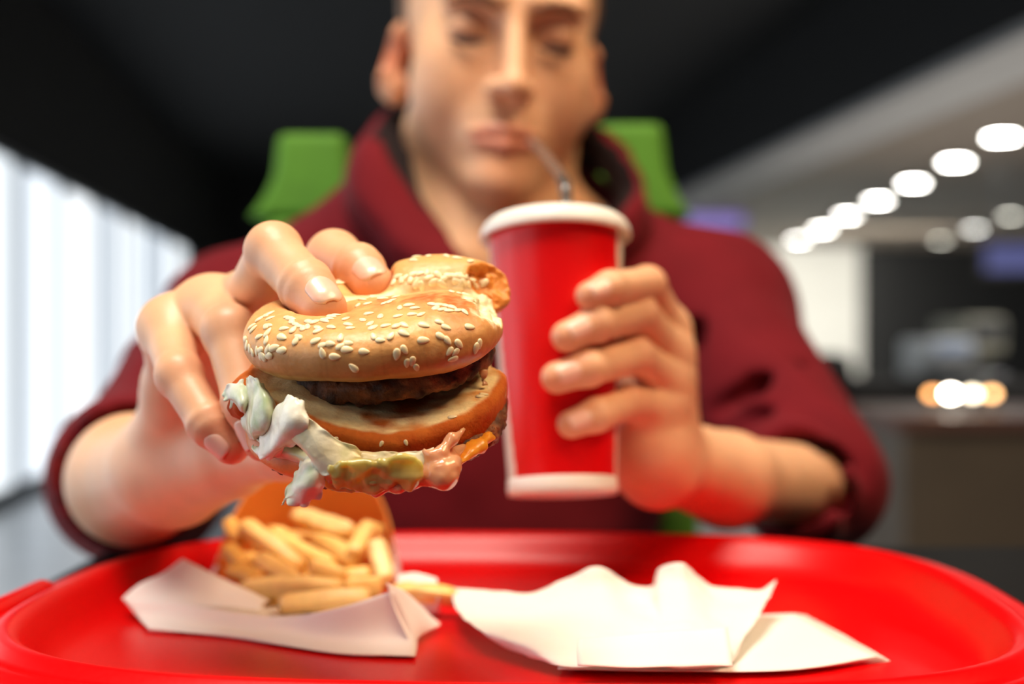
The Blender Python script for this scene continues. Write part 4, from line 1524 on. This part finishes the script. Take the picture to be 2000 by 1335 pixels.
Cc = np.tile(SKIN, (len(Vc), 1))
q = (Vc - HC) @ HR
for s in (-1, 1):
    Cc += (RED - Cc) * (.75 * spot(q, (s * .081, .010, -.014), .026))
    Cc += (RED - Cc) * (.10 * spot(q, (s * .042, -.075, -.040), .022))
    Cc += (np.array(srgb(176, 108, 84)) - Cc) * (.50 * spot(q, (s * .0315, -.088, .002), .016))  # eye socket shade painted into the skin tint
Cc += (RED - Cc) * (.10 * spot(q, (0, -.112, -.040), .013))
Cc += (RED - Cc) * (.25 * spot(q, (0, -.092, -.096), .016))
lipm = np.clip(1.25 - np.sqrt((q[:, 0] / .0225) ** 2 + ((q[:, 2] + .0745) / .0095) ** 2), 0, .25) / .25 * (q[:, 1] < -.085)
Cc += (LIP - Cc) * (lipm * .6)[:, None]
V = np.vstack([Va, Vb, Vc]); F = np.vstack([Fa, Fb + len(Va), Fc + len(Va) + len(Vb)])
C = np.vstack([Ca, Cb, Cc])
C = C * (1 + .05 * fbm(V, .02, 5))[:, None]
M_skin = mat('skin', (.8, .5, .35), 0.42, tint=True, spec=0.4, sss=0.18, sssr=(1, .42, .22), ssss=0.005, vary=0.05, vscale=90, bump=0.18, bscale=650, bdist=0.0004, rvary=0.08)
body = put('body', V, F, M_skin, person, cols=C)

# fingernails
M_nail = mat('fingernail', srgb(244, 190, 166), 0.34, tint=True, spec=0.55, sss=0.3, sssr=(1, .5, .35), ssss=0.002, coat=0.3)


def nail(j2, j3, r2, r3, want, wid, L, along=.55):
    j2, j3 = np.asarray(j2), np.asarray(j3)
    d = j3 - j2; ln = np.linalg.norm(d); d /= ln
    n = np.asarray(want, float); n = n - d * (n @ d); n /= np.linalg.norm(n)
    s = np.cross(d, n)
    c0 = j2 + d * ln * along
    r = r2 + (r3 - r2) * along
    G, C = [], []
    A = wid / r / 2
    for v in np.linspace(0, 1, 19):
        row = []
        for u in np.linspace(-1, 1, 17):
            # outline: rounded base, rounded free edge
            k = 1.0
            if v < .3: k = math.sqrt(max(0.02, 1 - ((.3 - v) / .3) ** 2 * .96))
            if v > .75: k = math.sqrt(max(0.02, 1 - ((v - .75) / .25) ** 2 * .80))
            a = A * u * k
            sa = along * ln + L * (v - .15)
            rs = r2 + (r3 - r2) * min(1, sa / ln)
            if sa > ln: rs = math.sqrt(max(r3 * r3 - (sa - ln) ** 2, .16 * r3 * r3))
            rr_ = rs + .00022 - .0006 * u ** 4
            row.append(c0 + d * L * (v - .15) + (n * math.cos(a) + s * math.sin(a)) * rr_)
        G.append(row)
    G = np.array(G)
    V, F, mi = sheet(G, .0007)
    t = np.tile(np.repeat(np.linspace(0, 1, 19), 17), 2)
    base, edge, moon = np.array(srgb(248, 192, 170)), np.array(srgb(246, 204, 182)), np.array(srgb(246, 198, 176))
    C = base + (edge - base) * np.clip((t - .82) / .08, 0, 1)[:, None]
    C = C + (moon - C) * np.clip((.22 - t) / .12, 0, 1)[:, None]
    put('fingernail', V, F, M_nail, body, cols=C)


q, r = RF['middle']; nail(q[2], q[3], r[2], r[3], (.42, -.82, .32), .0132, .0116, .66)
q, r = RF['index']; nail(q[2], q[3], r[2], r[3], (.20, -.90, .35), .0130, .0112, .62)
q, r = RF['little']; nail(q[2], q[3], r[2], r[3], (-.30, -.90, -.30), .0092, .0096, .50)
q, r = RF['ring']; nail(q[2], q[3], r[2], r[3], (-.55, -.80, -.10), .0105, .0110, .50)
for f in ('index', 'middle', 'ring', 'little'):
    q, r = LF[f]; nail(q[2], q[3], r[2], r[3], (-.25, -.95, .10), .0098 if f != 'little' else .0085, .0105, .50)

# hair, brows, lashes
M_hair = mat('light_brown_hair', srgb(120, 84, 54), 0.6, vary=0.25, vscale=400, bump=0.6, bscale=900, bdist=0.001, sheen=0.1)


def hair_f(p):
    q = (p - HC) @ HR
    d = ell(q, (0, .013, .036), (.0770, .0985, .0885)) + fbm(p, .006, 3, 2) * .0010
    line = np.where(q[:, 1] < -.02, .050 + .0 * q[:, 1], np.where(q[:, 1] < .0, .050 - (q[:, 1] + .02) * 2.6, -.004 - np.clip(q[:, 1], 0, .1) * .6))
    d = smax(d, (line - q[:, 2]) * .6, .006)
    return d


lo, hi = HC - (.12, .14, .12), HC + (.12, .14, .16)
V, F = isosurface(hair_f, lo, hi, .0022)
put('hair', V, F, M_hair, person)
M_brow = mat('brow_hair', srgb(120, 78, 50), 0.7, vary=0.2, vscale=500)
M_lash = mat('dark_lashes', srgb(44, 28, 22), 0.6)
for s in (-1, 1):
    pts = [hw(s * x, y, z) for x, y, z in ((.014, -.0960, .0155), (.024, -.0970, .0195), (.036, -.0925, .0205), (.047, -.0820, .0165))]
    f = lambda p, pts=pts: chain(p, pts, (.0026, .0032, .0028, .0014), .003) + fbm(p, .003, 9, 2) * .0007
    lo, hi = bb(pts, .008)
    V, F = isosurface(f, lo, hi, .0010)
    put('eyebrow', V, F, M_brow, person)
    pts = [hw(s * x, y, z) for x, y, z in ((.0190, -.0895, -.0080), (.0260, -.0925, -.0105), (.0350, -.0915, -.0110), (.0440, -.0835, -.0085))]
    f = lambda p, pts=pts: chain(p, pts, (.0010, .0017, .0019, .0010), .003) + fbm(p, .002, 12, 2) * .0004
    lo, hi = bb(pts, .008)
    V, F = isosurface(f, lo, hi, .0009)
    put('eyelashes', V, F, M_lash, person)

# ================================================================== clothes
M_sw = mat('maroon_sweatshirt', srgb(104, 12, 30), 0.85, tint=True, spec=0.2, vary=0.12, vscale=25, bump=0.35, bscale=700, bdist=0.0008, sheen=0.03)
M_lin = mat('shaded_hood_lining', srgb(46, 14, 22), 0.9, spec=0.1)  # lining colour with the collar's inner shadow painted in
NB1, NB2 = P(880, 530, 1.0), P(985, 520, 1.0)
SHR, SHL = P(480, 645, .985), P(1378, 615, .985)
ELR, ELL = P(272, 930, .835), P(1592, 945, .830)
CUR, CUL = P(252, 925, .690), P(1548, 942, .785)
dR = (CUR - ELR) / np.linalg.norm(CUR - ELR)
dL = (L_FA[0] - ELL) / np.linalg.norm(L_FA[0] - ELL)
creases = [  # dark folds pressed into the cloth
    ([(1395, 570, .925), (1372, 660, .905), (1385, 745, .885)], .006), ([(1440, 640, .92), (1425, 720, .895), (1400, 790, .88)], .005), ([(1345, 905, .87), (1400, 880, .86), (1470, 880, .83)], .006), ([(420, 590, .95), (400, 680, .92), (380, 760, .90)], .005),
    ([(1400, 800, .86), (1480, 760, .85), (1560, 728, .86)], .006), ([(1340, 860, .86), (1420, 822, .84), (1500, 815, .83)], .006), ([(1480, 830, .80), (1580, 848, .78), (1640, 895, .775)], .004),
    ([(1570, 790, .81), (1650, 840, .79), (1700, 935, .78)], .004), ([(1330, 620, .92), (1320, 720, .90), (1340, 800, .88)], .006), ([(1620, 930, .765), (1660, 985, .77), (1665, 1030, .78)], .003),
    ([(330, 640, .93), (300, 720, .90), (240, 790, .86)], .006), ([(130, 880, .77), (180, 825, .76), (270, 780, .77)], .004), ([(126, 930, .74), (170, 850, .73), (270, 800, .74)], .004),
    ([(700, 560, .915), (760, 700, .905), (800, 850, .90)], .006), ([(1240, 560, .915), (1230, 700, .905), (1200, 860, .90)], .006)]
creases = [(PP(a), r) for a, r in creases]


def neck_cut(p):
    a_ = rcone(p, P(925, 330, .93), P(915, 520, .915), .070, .040)
    return smin(a_, chain(p, PP([(1120, 300, .985), (1125, 380, .960), (1090, 470, .935)]), (.036, .036, .030), .01), .01)


def sweater(p):
    d = rcone(p, NB1, SHR, .074, .064)
    d = smin(d, rcone(p, NB2, SHL, .076, .066), .03)
    d = smin(d, ell(p, P(925, 860, 1.0), (.150, .105, .26)), .05)
    s1 = rcone(p, SHR, ELR, .062, .054)
    s1 = smin(s1, rcone(p, ELR, CUR, .054, .0415), .02)
    s2 = rcone(p, SHL, ELL, .062, .044)
    s2 = smin(s2, rcone(p, ELL, CUL, .044, .0350), .015)
    # soft rolls of cloth pushed up the forearms
    tR = (p - CUR) @ dR
    tL = (p - CUL) @ dL
    s1 = s1 + .0022 * np.sin(tR / .0052 + 2.0 * vnoise(p, .05, 4)) * np.exp(-((tR + .025) / .04) ** 2)
    s2 = s2 + .0018 * np.sin(tL / .0060 + 2.0 * vnoise(p, .05, 14)) * np.exp(-((tL + .03) / .04) ** 2)
    s1 = smax(s1, tR, .006)
    s2 = smax(s2, tL, .006)
    s1 = smax(s1, -rcone(p, CUR - dR * .03, CUR + dR * .05, .0370, .0370), .003)
    s2 = smax(s2, -rcone(p, CUL - dL * .03, CUL + dL * .05, .0310, .0310), .003)
    d = smin(d, s1, .02)
    d = smin(d, s2, .02)
    d = d + vnoise(p, .07, 55) * .004 + vnoise(p, .03, 56) * .0015
    for pts, r in creases:
        c = chain(p, pts, (r * .6,) + (r * 1.35,) * (len(pts) - 2) + (r * .6,), .004)
        d = smax(d, -c, .012)
    # neck opening
    return smax(d, -neck_cut(p), .008)


lo = np.array([-.36, .66, EYE - .34]); hi = np.array([.32, 1.14, EYE + .14])
V, F = isosurface(sweater, lo, hi, .0034)
SWC, LINC = np.array(srgb(106, 10, 23)), np.array(srgb(24, 11, 15))  # second tone: lining, made near black for the shade inside the collar
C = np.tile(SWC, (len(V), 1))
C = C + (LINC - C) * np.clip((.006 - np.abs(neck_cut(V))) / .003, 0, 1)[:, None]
sw_o = put('sweatshirt', V, F, M_sw, person, cols=C)

# stand-up collar, a thick folded band round the neck, open in front
base = PP([(925, 610, .878), (800, 545, .890), (706, 440, .915), (690, 372, .975), (740, 330, 1.06), (930, 320, 1.11), (1180, 340, 1.07), (1252, 392, .985), (1250, 455, .930), (1150, 540, .895), (1010, 640, .880)])
midr = PP([(905, 560, .872), (790, 480, .880), (700, 370, .905), (692, 310, .965), (745, 265, 1.05), (930, 250, 1.10), (1170, 275, 1.06), (1236, 330, .980), (1240, 400, .925), (1140, 490, .888), (1000, 590, .875)])
topr = PP([(900, 515, .880), (838, 440, .897), (738, 300, .918), (746, 248, .970), (790, 215, 1.04), (930, 205, 1.08), (1120, 235, 1.06), (1172, 270, 1.000), (1232, 368, .945), (1190, 460, .905), (1000, 580, .880)])
inr = PP([(905, 520, .886), (858, 460, .910), (800, 350, .930), (800, 300, .970), (820, 270, 1.03), (930, 260, 1.06), (1085, 280, 1.05), (1150, 310, 1.01), (1212, 395, .965), (1160, 470, .925), (1000, 585, .890)])
G = catmull(catmull(np.array([base, midr, topr, inr]), 25, 0), 97, 1)
G = G + grid_normals(G) * fbm(G.reshape(-1, 3), .05, 61).reshape(25, 97, 1) * .004
V, F, mi = sheet(G, .007)
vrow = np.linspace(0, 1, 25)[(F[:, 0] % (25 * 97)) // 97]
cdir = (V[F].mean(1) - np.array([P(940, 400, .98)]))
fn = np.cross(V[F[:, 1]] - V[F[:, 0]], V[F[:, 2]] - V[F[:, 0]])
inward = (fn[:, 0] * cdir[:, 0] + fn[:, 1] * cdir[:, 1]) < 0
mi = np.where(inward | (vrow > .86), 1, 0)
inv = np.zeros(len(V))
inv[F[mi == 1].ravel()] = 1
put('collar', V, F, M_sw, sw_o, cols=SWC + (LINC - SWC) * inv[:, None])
ib = PP([(905, 525, .888), (862, 470, .912), (812, 370, .935), (808, 330, .970), (825, 310, 1.02), (930, 310, 1.05), (1080, 300, 1.05), (1150, 325, 1.015), (1208, 405, .972), (1150, 480, .935), (1000, 595, .895)])
ic = PP([(915, 600, .90), (880, 560, .925), (840, 480, .95), (835, 450, .97), (850, 430, 1.01), (930, 430, 1.04), (1060, 430, 1.04), (1090, 450, 1.02), (1110, 490, .99), (1070, 540, .95), (985, 620, .91)])
G = catmull(catmull(np.array([ib, ic]), 9, 0), 61, 1)
V, F, mi = sheet(G, .003)
put('collar_lining', V, F, M_lin, sw_o)

M_tee = mat('black_t_shirt', srgb(20, 19, 20), 0.9, spec=0.15, bump=0.2, bscale=800, bdist=0.0004)


def tee(p):
    d = ell(p, P(925, 640, .985), (.095, .088, .085))
    d = smax(d, -rcone(p, P(930, 300, .94), P(905, 478, .93), .075, .052), .006)
    return d


V, F = isosurface(tee, P(925, 640, .985) - .13, P(925, 640, .985) + .13, .004)
put('t_shirt', V, F, M_tee, person)

M_jean = mat('black_trousers', srgb(26, 27, 32), 0.9, spec=0.15, bump=0.2, bscale=600, bdist=0.0004)
M_shoe = mat('dark_shoes', srgb(30, 28, 28), 0.5)


def trousers(p):
    d = rcone(p, (-.10, 1.04, .575), (.06, 1.04, .575), .095, .095)
    for s in (-1, 1):
        hx = -.02 + s * .09
        d = smin(d, rcone(p, (hx, 1.03, .560), (hx + s * .03, .66, .585), .080, .060), .04)
        d = smin(d, rcone(p, (hx + s * .03, .66, .585), (hx + s * .04, .70, .13), .058, .042), .02)
    return d


V, F = isosurface(trousers, np.array([-.30, .56, .06]), np.array([.26, 1.16, .70]), .008)
put('trousers', V, F, M_jean, person)
for s in (-1, 1):
    hx = -.02 + s * .13
    f = lambda p, hx=hx: smax(smin(ell(p, (hx, .62, .035), (.042, .105, .040)), ell(p, (hx, .69, .065), (.042, .052, .060)), .03), .002 - p[:, 2], .004)
    V, F = isosurface(f, np.array([hx - .07, .48, -.01]), np.array([hx + .07, .78, .15]), .006)
    put('shoe', V, F, M_shoe, person)
